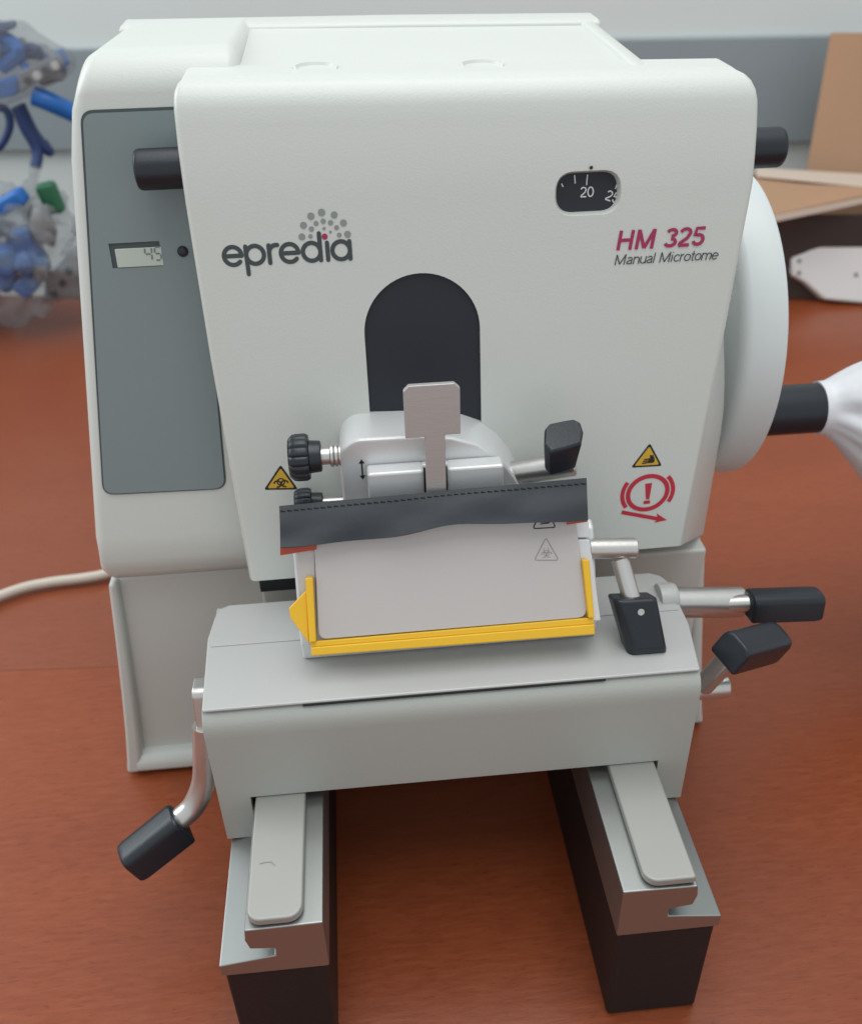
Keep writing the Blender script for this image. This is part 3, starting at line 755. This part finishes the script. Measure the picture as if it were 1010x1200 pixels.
# clamp lever on the right: thick pin, cross rod, black grip
g = G(); p0, p1 = at(598, 555, y=.300), at(674, 543, y=.285); g.rod(p0, p1, .0125, n=28); lv = mk('clamp_lever', g, 'rod', mt)
g = G(); p0, p1 = at(650, 545, y=.275), at(655, 525, y=.262); g.rod(p0, p1, .0095, n=28); mk('rod', g, 'rod', lv)
P0, P1 = at(647, 536, y=.250), at(674, 507, y=.278)
g = G(); LA = [at(x, y, y=lerp(.285, .247, (y - 493) / 39)) for x, y in ((637, 522), (637.5, 505), (643, 498.5), (660, 495), (672, 493), (680, 497), (683.5, 508), (681, 522), (662, 528), (645, 532))]
cA = sum(LA, Vector()) / len(LA); CBv = at(657, 535, y=.272) + Vector((0, 0, -.004))
g.loops([[cA + (p - cA) * .94 + (cA - CBv) * .10 for p in LA], LA, [CBv + (p - cA) * .82 for p in LA]]); mk('grip', g, 'black', lv, bevel=.0022, seg=3, angle=22)

# ================================================================== BLADE HOLDER
bh = empty('blade_holder', (0, .2, .231), 'grey blade holder across both rails with steel plate, yellow finger guard and black lever grips', 'blade holder')
bw = .2435
g = G()
prof = [(-bw, .170), (-.2115, .170), (-.2115, .2325), (.2115, .2325), (.2115, .170), (bw, .170), (bw, .3480), (-bw, .3480)]
L = []
for y, dz, dx in ((.1385, -.028, 0), (.1390, -.020, .0), (.1408, -.0125, 0), (.1445, -.006, 0), (.150, -.0018, 0), (.158, 0, 0), (.303, 0, 0)):
    L.append([(x, y, z + (dz if z > .3 else 0)) for x, z in prof])
g.loops(L)
blk = mk('base_block', g, 'greyblock', bh, bevel=.003, angle=40)
# cover plate
zp = .3520
ptsp = [(-.2425, .1490), (.2425, .1490), (.2425, .165), (.2565, .214), (.2555, .284), (.249, .299), (.238, .305), (-.231, .307), (-.240, .300), (-.2435, .284), (-.2475, .250), (-.2435, .165)]
ptsp = [(-.2425, .147), (.2425, .147), (.2530, .214), (.2530, .284), (.247, .297), (.236, .303), (-.230, .303), (-.239, .298), (-.2435, .284), (-.2475, .250)]
g = G(); g.loops([[(x, y, z) for x, y in ptsp] for z in (.3484, zp)])
plt = mk('cover_plate', g, 'plate', bh, bevel=.0022)
g = G(); g.box(-.243, .249, .236, .251, zp - .0002, zp + .0012); mk('plate_step', g, 'plate', plt, bevel=.0011)
g = G(); g.box(-.147, .148, .1462, .20, .3472, .3496); mk('front_gap', g, 'groove', plt)
# carriage wedge under the pressure plate
sl = Plane((0, .1935, .388), (1, 0, 0), (0, 1, 1.75))    # the 45 degree face
yC = lambda z: .1935 + (z - .388)
g = G()
def slab45(x0, x1, s0, s1, h0, h1, pl=sl): return [[pl.P(u, v, h) for u, v in ((x0, s0), (x1, s0), (x1, s1), (x0, s1))] for h in (h0, h1)]
L1 = sl.hit(348, 650); L2 = sl.hit(361, 752); R1 = sl.hit(690, 612); R2 = sl.hit(702, 727)
cxl, cxr = -.1475, .1515
g.px([(.206, .3525), (.200, .378), (.245, .462), (.256, .466), (.275, .440), (.285, .3525)], cxl, cxr)
mk('carriage', g, 'alu', bh, bevel=.003)
# pressure plate
qa, qb, qc, qd = sl.hit(374, 748), sl.hit(687, 722), sl.hit(672, 606), sl.hit(369, 632)
hb = qd[1] + .012
pp = roundpoly([qa, qb, (qc[0] + .0, hb), (qd[0], hb)], [.009, .011, .002, .002], 6)
mk_pp = mk('pressure_plate', platepoly(sl, pp, .002, .0065), 'sheet', bh, bevel=.0009)
sl2 = Plane(sl.P(0, 0, .0065), sl.x, sl.y)
w = warn(sl2, (639.5, 630), (626, 656.5), (654.5, 656.5), mk_pp, 'warning', None, 'faint', .0009, 'bio')
w2 = warn(sl2, (638, 592), (624, 619.5), (651, 618), mk_pp, 'warning', None, 'blackprint', .0012, 'hand')
# finger guard: bottom bar, two uprights, left wing
ga, gb = sl.hit(364, 768), sl.hit(694, 741)
gl, gr = ga[0], gb[0]
def S_(px, py): return sl.hit(px, py)
h0, h1 = .0015, .012
bl0, br0 = S_(366, 766), S_(694, 741)
bt0, bt1 = S_(371, 749), S_(684, 722)
def lr(p, q, t): return (p[0] * (1 - t) + q[0] * t, p[1] * (1 - t) + q[1] * t)
tl0, tr0 = (bl0[0], bt0[1] - .0005), (br0[0], bt1[1] - .0005)
g = G(); g.loops([[sl.P(u, v, h) for u, v in (bl0, br0, lr(br0, tr0, .62), lr(bl0, tl0, .62))] for h in (h0, .0108)])
fg = mk('finger_guard', g, 'yellow', bh, bevel=.0012)
g = G(); g.loops([[sl.P(u, v, h) for u, v in (lr(bl0, tl0, .62), lr(br0, tr0, .62), tr0, tl0)] for h in (h0, .0088)])
mk('inner_lip', g, 'yellow', fg, bevel=.0008)
gt = S_(362, 675); g = G()
g.loops([[sl.P(u, v, h) for u, v in ((S_(363.5, 750)[0] , bt0[1] - .0003), (S_(371.5, 750)[0], bt0[1] - .0003), (S_(368, 676)[0], gt[1]), (S_(359, 676)[0], gt[1]))] for h in (h0, .0135)])
mk('upright', g, 'yellow', fg, bevel=.0015)
rt = S_(684, 654); g = G()
g.loops([[sl.P(u, v, h) for u, v in ((S_(685.5, 730)[0] + .001, bt1[1] - .0003), (br0[0], bt1[1] - .0003), (S_(687, 655)[0], rt[1]), (S_(678.5, 655)[0], rt[1]))] for h in (h0, .0125)])
mk('upright', g, 'yellow', fg, bevel=.0015)
g = G(); wp = [S_(*q) for q in ((363, 752), (341, 722), (339.5, 711), (360, 690))]
g.loops([[sl.P(u, v, h) for u, v in wp] for h in (.0045, .0085)]); mk('wing', g, 'yellow', fg, bevel=.001)
# side cheeks visible beside the pressure plate
g = G(); q = [S_(*p) for p in ((361, 756), (372, 756), (369, 645), (347, 645))]; g.loops([[sl.P(u, v, h) for u, v in q] for h in (-.004, .0012)]); mk('cheek_plate', g, 'sheet', bh, bevel=.0008)
g = G(); q = [S_(*p) for p in ((690, 728), (703.5, 727), (690.5, 632), (676, 632))]; g.loops([[sl.P(u, v, h) for u, v in q] for h in (-.006, .0012)]); mk('cheek_plate', g, 'alu', bh, bevel=.001)
g = G(); q = [S_(*p) for p in ((676, 630), (690.5, 630), (689, 609), (668, 609))]; g.loops([[sl.P(u, v, h) for u, v in q] for h in (-.006, .0016)]); mk('blade_rest', g, 'alu', bh, bevel=.001)

# plate lever (front right)
yL = .235
g = G(); p0, p1 = at(688, 643, y=yL), at(745, 642, y=yL); g.rod(p0, p1, .0105, n=28)
lv = mk('clamp_lever', g, 'rod', bh)
g = G(); g.rod(at(711, 631, y=.245), at(712, 645, y=.24), .006, n=20); mk('stud', g, 'rod', lv)
g = G(); p0, p1 = at(726, 655, y=.232), at(740, 703, y=.205); g.rod(p0, p1, .0092, n=28); mk('rod', g, 'rod', lv)
P0, P1 = at(743, 700, y=.200), at(760, 770, y=.175)
gd = (P1 - P0).normalized()
up = -ray(750, 735).normalized()
g = G(); a_ = gd.cross(up).normalized(); up2 = a_.cross(gd) * -1
fpts = [(715, 700.5), (769, 698), (782, 766), (778, 769), (735, 772), (728, 762)]
c0 = (P0 + P1) / 2
gp = Plane(c0, (1, 0, 0), (0, (P0 - P1).y * 1.0, (P0 - P1).z)); 
if (CAM - c0).dot(gp.n) < 0: gp.n = -gp.n
F = [gp.hit(*q) for q in fpts]; cxF = sum(p[0] for p in F) / len(F)
front_f = [gp.hit(*q) for q in ((722, 700.5), (766, 698.5), (781, 762), (776, 768), (742, 770), (736, 757))]
g.loops([[gp.P(u, v, .008) for u, v in [gp.hit(*q) for q in ((723, 702), (765, 699.5), (777, 757), (742, 760))]],
         [gp.P(u, v, .001) for u, v in [gp.hit(*q) for q in ((717, 701), (769, 698.5), (782, 767), (736, 771))]],
         [gp.P(u, v, -.022) for u, v in [gp.hit(*q) for q in ((717, 702), (767, 700), (780, 766), (737, 768))]]])
gr_ = mk('grip', g, 'black', lv, bevel=.0035, seg=4, angle=20)
u, v = gp.hit(748, 714.5)
g = G(); g.lathe(gp.P(u, v, .0079), gp.n, [(0, .0034), (.0006, .0034), (.0007, .0020), (.0002, .0018)], 20); mk('socket_screw', g, 'rod', gr_)

# side levers (right)
g = G(); yS = .262
p0, p1 = at(775, 706, y=yS), at(871, 705.5, y=yS); g.rod(p0, p1, .0170, n=32, ch=.2); lv = mk('side_clamp_lever', g, 'rod', bh)
g = G(); g.lathe(at(770, 703, y=yS), (1, 0, 0), [(0, .018), (.016, .018), (.020, .0165)], 32); mk('boss', g, 'plate', lv, bevel=.001)
g = G(); g.rod(at(848, 708, y=yS - .006), at(884, 706, y=yS - .016), .0095, n=24); mk('rod', g, 'rod', lv)
g = grip(at(876, 709, y=yS - .018), at(960, 706, y=yS - .020), .031, .031, (0, .2, 1)); mk('grip', g, 'black', lv, bevel=.0018, seg=2, angle=30, label='black grip of the upper side lever')
g = G(); p1 = at(849, 804, y=.20); g.rod((bw - .002, .20, p1.z), (p1.x + .003, .20, p1.z), .0125, n=28); lv = mk('side_clamp_lever', g, 'rod', bh)
g = G(); g.rod(at(824, 803, y=.196), at(856, 768, y=.168), .0112, n=24); mk('rod', g, 'rod', lv)
g = grip(at(855, 764, y=.160), at(909, 750, y=.198), .036, .034, (-.1, -.35, 1)); mk('grip', g, 'black', lv, bevel=.0018, seg=2, angle=30, label='black grip of the lower side lever')
# left lever: steel bracket, bent rod, grip
g = G(); yA = .19
a0 = at(232, 838, y=yA)
g.loops([[(-bw - h, y, z) for y, z in roundpoly([(yA - .020, .262), (yA + .024, .262), (yA + .026, .335), (yA - .002, .337)], [.008] * 4, 4)] for h in (-.002, .0165)])
lv = mk('locking_lever', g, 'rod', bh, bevel=.002)
path = smoothpath([at(240, 850, y=.185), at(240.5, 880, y=.18), at(239, 915, y=.175), at(228, 943, y=.168), at(211, 960, y=.16)], 7)
g = G(); g.tube(path, .0125, 20); mk('rod', g, 'rod', lv)
gA, gB = at(213, 962, y=.160), at(150, 1012, y=.132)
g = grip(gA, gB, .038, .040, (-.55, -.1, 1), .97); mk('grip', g, 'black', lv, bevel=.0018, seg=2, angle=30)

# ================================================================== black strip over the knife edge
tl, tr, blp, brp = (327.5, 594), (687, 561), (329, 642), (688.5, 609)
n = 48; rows = 9; g = G(); L = []
grid = []
for i in range(n + 1):
    t = i / n
    top = Vector((lerp(tl[0], tr[0], t), lerp(tl[1], tr[1], t))); bot = Vector((lerp(blp[0], brp[0], t), lerp(blp[1], brp[1], t)))
    sag = -14 * math.exp(-((t - .60) / .17) ** 2) + 1.5 * math.sin(t * 21)
    rowp = []
    for j in range(rows + 1):
        s = j / rows
        px = lerp(top.x, bot.x, s); py = lerp(top.y, bot.y + (sag * .6 if True else 0), s)
        yy = lerp(.247, .221, s) - .0015 * math.sin(math.pi * min(1, s * 1.15)) + .0015 * math.sin(t * 17 + s * 3) * s + .002 * noise.noise(Vector((t * 6, s * 2, 0)))
        p = at(px, py, y=yy); rowp.append(p)
    grid.append(rowp)
vs = [p for r_ in grid for p in r_]; m_ = rows + 1
# rear side of the fold: drops back behind the knife edge
for i in range(n + 1):
    vs.append(grid[i][0] + Vector((0, .006, -.006)))
for i in range(n + 1):
    vs.append(grid[i][0] + Vector((0, .008, -.03)))
fs = [[i * m_ + j, i * m_ + j + 1, (i + 1) * m_ + j + 1, (i + 1) * m_ + j] for i in range(n) for j in range(rows)]
o1 = (n + 1) * m_; o2 = o1 + n + 1
fs += [[o1 + i, i * m_, (i + 1) * m_, o1 + i + 1] for i in range(n)] + [[o2 + i, o1 + i, o1 + i + 1, o2 + i + 1] for i in range(n)]
g.add(vs, fs)
st = empty('knife_edge_cover', ((grid[24][0] + grid[24][-1]) / 2), 'stitched black vinyl strip draped over the top of the steel pressure plate', 'cover strip')
vinyl = mk('strip', g, 'vinyl', st, smooth=False)
sm = vinyl.modifiers.new('s', 'SOLIDIFY'); sm.thickness = .0022 * S; sm.offset = 0
bake(vinyl, 50)
# stitches
g = G()
for i in range(46):
    t = (i + .5) / 46; k = t * n; i0 = min(n - 1, int(k)); f = k - i0
    P = lambda s_: (grid[i0][1] * (1 - f) + grid[i0 + 1][1] * f)
    c = P(0); toc = (CAM - c).normalized(); d = (grid[i0 + 1][1] - grid[i0][1]).normalized()
    q = c + toc * .0016
    g.rod(q - d * .0022 + Vector((0, 0, .0006)), q + d * .0022 - Vector((0, 0, .0006)), .0006, n=6)
stp = mk('stitching', g, 'thread', st, smooth=False)
# red film under the strip, showing at both lower corners
g = G()
def redpoly(P, dy=.006):
    q = [at(a, b, y=.229) for a, b in P]
    g.loops([q, [p + Vector((0, .0015, .0002)) for p in q]])
redpoly([(328.5, 651), (371, 644), (371, 630), (328.5, 634)]); mk('red_backing', g, 'red', st, smooth=False)
g = G(); redpoly([(664, 615), (688, 611.5), (688, 600), (664, 602)]); mk('red_backing', g, 'red', st, smooth=False)

# ================================================================== white bag over the crank handle
g = G(); L = []
stn = [(.490, 0, HZ, .0340), (.500, 0, HZ, .0338), (.508, 0, HZ - .001, .037), (.520, 0, HZ - .003, .044), (.540, -.002, HZ - .010, .058), (.565, -.004, HZ - .020, .076), (.60, -.006, HZ - .034, .098), (.65, -.01, HZ - .052, .122), (.72, -.01, HZ - .075, .145), (.82, 0, HZ - .10, .155), (.92, 0, HZ - .12, .13), (.97, 0, HZ - .13, .06)]
for k, (x, dy, z, r) in enumerate(stn):
    lp = []
    for i in range(64):
        a = 2 * math.pi * i / 64; k_ = min(1, max(0, k - 1) / 3)
        tri = lambda q: abs((q % 1.0) - .5) * 2
        nn = noise.noise(Vector((math.cos(a) * 1.3, math.sin(a) * 1.3, x * 1.5))) * .28 + .20 * tri(i / 64 * 5 + .35 * math.sin(a * 2) + x * .7) + .05 * tri(i / 64 * 13 + x * 3.2) - .10 + .12 * tri(x * 7 + math.sin(a * 2) + .6 * math.cos(a * 3))
        rr = max(.0338, r * (1 + nn * k_)); lp.append((x + .012, .505 + dy + rr * math.cos(a) * (.96 if k < 4 else .9), max(.004, z + rr * math.sin(a))))
    L.append(lp)
g.loops(L, cap=False)
bag = mk('plastic_bag', g, 'bagwhite', smooth=False, subsurf=1, label='white polythene bag pulled over the end of the crank handle', cat='bag')
sm = bag.modifiers.new('s', 'SOLIDIFY'); sm.thickness = .0012; bake(bag, 70)

# ================================================================== power cable
g = G(); path = smoothpath([(-.33, .72, .03), (-.40, .86, .014)] + [tuple(at(px, py, z=.012)) for px, py in ((112, 675), (60, 682), (20, 691), (-30, 712), (-90, 750))], 8)
g.tube(path, .0085, 14); mk('power_cable', g, 'cable', label='pale grey cable running left from behind the instrument across the desk', cat='cable')

# ================================================================== cardboard box
bx = empty('cardboard_box', (1.35, 1.95, 0), 'open cardboard box with a dark outside and kraft flaps behind the handwheel', 'box')
def board(name, P, th, m='card', parent=bx, edge=None):
    P = [Vector(p) for p in P]; nn = (P[1] - P[0]).cross(P[2] - P[0]).normalized() * th
    g = G(); g.loops([P, [p + nn for p in P]]); return mk(name, g, m, parent, bevel=.002, smooth=True)
e = Vector((wall_dir.x, wall_dir.y, 0)); nb = Vector((.149, 1, 0)).normalized()
A0 = Vector((1.02, 1.93, 0)); BW, BD, BH = .85, .42, .235
def bxp(a, b, z): return A0 + e * a + nb * b + Vector((0, 0, z))
board('side_panel', [bxp(0, 0, .003), bxp(BW, 0, .003), bxp(BW, 0, BH), bxp(0, 0, BH)], .012, 'carddark')
board('side_panel', [bxp(0, .013, .003), bxp(0, BD, .003), bxp(0, BD, BH), bxp(0, .013, BH)], -.012, 'carddark')
board('side_panel', [bxp(BW, .013, .003), bxp(BW, BD, .003), bxp(BW, BD, BH), bxp(BW, .013, BH)], -.012, 'carddark')
board('side_panel', [bxp(0.013, BD, .003), bxp(BW - .013, BD, .003), bxp(BW - .013, BD, BH), bxp(.013, BD, BH)], .012, 'card')
# upright rear flap
q = [at(943, 206, y=2.25), at(1075, 214, y=2.2), at(1085, 40, y=2.38), at(972, 40, y=2.38)]
board('upright_flap', q, .014, 'card', bx)
# flat flap lying towards the front left
q = [at(878, 262, y=1.80), at(1040, 226, y=1.90), at(1040, 214, y=2.12), at(885, 212, y=2.12)]
board('flat_flap', q, .010, 'card', bx)
q = [at(885, 213, y=2.11), at(1040, 228, y=2.0), at(1040, 212, y=2.14), at(885, 203, y=2.16)]
board('flap_edge', [p + Vector((0, 0, .012)) for p in q], .004, 'cardedge', bx)
q = [at(878, 266, y=1.795), at(1040, 232, y=1.895), at(1040, 225, y=1.90), at(878, 258, y=1.80)]
board('flap_edge', [p + Vector((0, -.004, 0)) for p in q], .004, 'cardedge', bx)

# ================================================================== white adapter
ad = empty('socket_adapter', (1.2, 1.72, 0), 'white tapered plastic socket adapter lying in front of the cardboard box', 'adapter')
yP = 1.72
pts = [(929, 306), (943, 300), (972, 284), (1030, 283), (1075, 290), (1075, 350), (1030, 356), (966, 353), (944, 334), (930, 327)]
apl = Plane(at(1000, 354, z=.012), (1, -.149, 0), (0, .35, 1))
ap = [apl.hit(*q) for q in pts]
g = G(); g.loops([[apl.P(u, v, h) for u, v in ap] for h in (-.05, 0)])
bod = mk('adapter_body', g, 'plugw', ad, bevel=.008, seg=4)
for q in ((938, 309), (937, 323), (1004, 322)):
    u, v = apl.hit(*q); g = G(); g.lathe(apl.P(u, v, .0002), apl.n, [(0, .006), (.0012, .006)], 16); mk('screw_hole', g, 'greyp', bod)
g = G(); g.tube(smoothpath([apl.P(*apl.hit(932, 316), -.02), at(915, 320, z=.03), at(880, 330, z=.012), at(840, 345, z=.012)], 6), .012, 12); mk('cord', g, 'plugw', ad)

# ================================================================== bagged parts at the far left
def blob(c, r, seed, n1=14, n2=20, amp=.25, frq=2.0):
    g = G(); L = []
    for i in range(n1 + 1):
        th = math.pi * (i + .02) / (n1 + .04); lp = []
        for j in range(n2):
            ph = 2 * math.pi * j / n2; d = Vector((math.sin(th) * math.cos(ph), math.sin(th) * math.sin(ph), math.cos(th)))
            k = 1 + amp * noise.noise(d * frq + Vector((seed, 0, 0))) + amp * .4 * noise.noise(d * frq * 3 + Vector((0, seed, 0)))
            lp.append(Vector(c) + Vector((d.x * r[0], d.y * r[1], d.z * r[2])) * k)
        L.append(lp)
    g.loops(L); return g
def chunk(px, py, y, w, h, d, m, parent, name, ang=0):
    c = at(px, py, y=y); ca, sa = math.cos(R(ang)), math.sin(R(ang)); g = G(); L = []
    for yy in (-d / 2, d / 2):
        L.append([c + Vector((x * ca - z * sa, yy, x * sa + z * ca)) for x, z in ((-w / 2, -h / 2), (w / 2, -h / 2), (w / 2, h / 2), (-w / 2, h / 2))])
    g.loops(L); return mk(name, g, m, parent, bevel=.012, seg=3)
lb = empty('bag_of_parts', (-1.0, 2.08, 0), 'clear polythene bag of blue and brown parts lying on the desk at the left edge', 'bag')
for q in ((35, 290, .055, .11, 'blue', 10), (8, 302, .05, .09, 'blue', -15), (33, 333, .06, .05, 'blue', 40), (14, 236, .08, .04, 'blue', 25)):
    chunk(q[0], q[1], 1.98 + random.uniform(-.03, .03), q[2], q[3], .06, q[4], lb, 'bagged_part', q[5])
chunk(60, 232, 2.02, .05, .08, .04, 'green', lb, 'bagged_part', 10)
rnd = random.Random(5)
for k in range(16):
    px_, py_ = rnd.uniform(-20, 62), rnd.uniform(262, 335); r_ = rnd.uniform(.018, .036)
    g = blob(at(px_, py_, y=1.99 + rnd.uniform(-.05, .05)), (r_ * rnd.uniform(.7, 1.3), r_, r_ * rnd.uniform(.8, 1.8)), k, 8, 12, .5); mk('bagged_part', g, rnd.choice(('blue', 'greyp', 'brown', 'navy', 'plugw', 'blue')), lb, angle=60)
g = blob(at(18, 300, y=1.99), (.19, .12, .15), 3, 34, 48, .45, 2.6); mk('film', g, 'film', lb, angle=80)
g = G(); g.tube(smoothpath([at(42, 195, y=2.03), at(38, 215, y=2.02), at(25, 240, y=2.0), at(10, 262, y=1.99)], 6), [.012] * 6 + [.02] * 6 + [.05] * 6 + [.09], 14); mk('bag_neck', g, 'film', lb, angle=80)
ps = empty('power_strip', (-.86, 1.98, 0), 'grey plastic strip with dark holes between the bag of parts and the side column', 'power strip')
c0 = at(73, 350, z=.003)
g = G(); Lp = [at(x, y, y=1.97) for x, y in ((52, 352), (98, 350), (98, 300), (84, 296), (52, 330))]; g.loops([Lp, [p + Vector((0, .07, 0)) for p in Lp]])
pb = mk('strip_body', g, 'greyp', ps, bevel=.008)
for q in ((63, 344), (74, 332), (81, 318)):
    p = at(*q, y=1.968); g = G(); g.rod(p, p + Vector((0, .01, 0)), .011, n=14); mk('socket_hole', g, 'groove', pb)
# upper bag: cable set in a clear pack, standing on a grey carton just outside the picture
ub = empty('bagged_cable_set', (-1.0, 2.1, .4), 'clear bag with bright blue cables and grey connector block above the other bag', 'bag')
def strip(P, y, th, m, name, parent=ub):
    q = [at(a, b, y=y) for a, b in P]; g = G(); g.loops([q, [p + Vector((0, th, 0)) for p in q]]); return mk(name, g, m, parent, bevel=.006)
strip([(-30, 122), (20, 112), (22, 90), (-30, 100)], 2.06, .05, 'blue', 'blue_connector')
cb = strip([(24, 110), (76, 76), (70, 62), (20, 86)], 2.05, .05, 'greyp', 'connector_block')
for k in range(4):
    x, y = 33 + k * 10.5, 95 - k * 6.0
    p = at(x, y, y=2.046); g = G(); g.rod(p, p + Vector((0, .012, 0)), .010, n=12); mk('pin', g, 'plugw' if k % 2 else 'groove', cb)
strip([(62, 62), (70, 58), (80, 76), (74, 82)], 2.06, .04, 'blue', 'blue_connector')
strip([(-30, 30), (14, 26), (14, 36), (-30, 42)], 2.08, .05, 'navy', 'blue_connector')
g = G(); g.tube(smoothpath([at(40, 112, y=2.07), at(60, 120, y=2.07), at(90, 134, y=2.09), at(120, 150, y=2.1)], 6), .024, 12); mk('blue_cable', g, 'blue', ub)
g = G(); g.tube(smoothpath([at(20, 125, y=2.08), at(30, 150, y=2.08), at(44, 176, y=2.08), at(42, 196, y=2.06)], 6), .014, 12); mk('navy_cable', g, 'navy', ub)
g = G(); g.tube(smoothpath([at(24, 122, y=2.10), at(40, 155, y=2.1), at(58, 178, y=2.1), at(52, 168, y=2.13)], 6), .013, 12); mk('navy_cable', g, 'navy', ub)
g = G(); g.tube(smoothpath([at(-20, 125, y=2.08), at(6, 128, y=2.08), at(12, 148, y=2.08), at(0, 172, y=2.08), at(-20, 180, y=2.08)], 6), .010, 12); mk('navy_cable', g, 'navy', ub)
rnd = random.Random(11)
for k in range(9):
    x0_, y0_ = rnd.uniform(-25, 60), rnd.uniform(40, 80); P_ = [at(x0_, y0_, y=2.1)]
    for j in range(4):
        x0_ = min(70, max(-30, x0_ + rnd.uniform(-38, 38))); y0_ = min(112 - max(0, x0_) * .3, max(38 + max(0, x0_) * .45, y0_ + rnd.uniform(-26, 26))); P_.append(at(x0_, y0_, y=2.1 + rnd.uniform(-.04, .04)))
    g = G(); g.tube(smoothpath(P_, 6), rnd.choice((.010, .013, .017)), 10); mk('coiled_cable', g, rnd.choice(('navy', 'blue', 'greyp', 'blue')), ub)
gg = G(); Lf = []
outl = [(-40, 140), (0, 129), (36, 113), (82, 90), (80, 66), (60, 58), (36, 44), (18, 28), (-40, 30)]
q = [at(a, b, y=2.03) for a, b in outl]; gg.loops([q, [p + Vector((0, .10, 0)) for p in q]])
mk('film', gg, 'film', ub, bevel=.02, seg=4)
ct = empty('carton', (-1.35, 2.15, 0), 'grey carton beyond the left edge that the bagged cables lean on', 'carton')
g = G(); g.box(-1.65, -1.13, 2.0, 2.30, 0, .50); mk('carton_body', g, 'greyp', ct, bevel=.006)
g = G(); g.box(-1.66, -1.12, 1.99, 2.31, .47, .505); mk('lid', g, 'greyp', ct, bevel=.006)
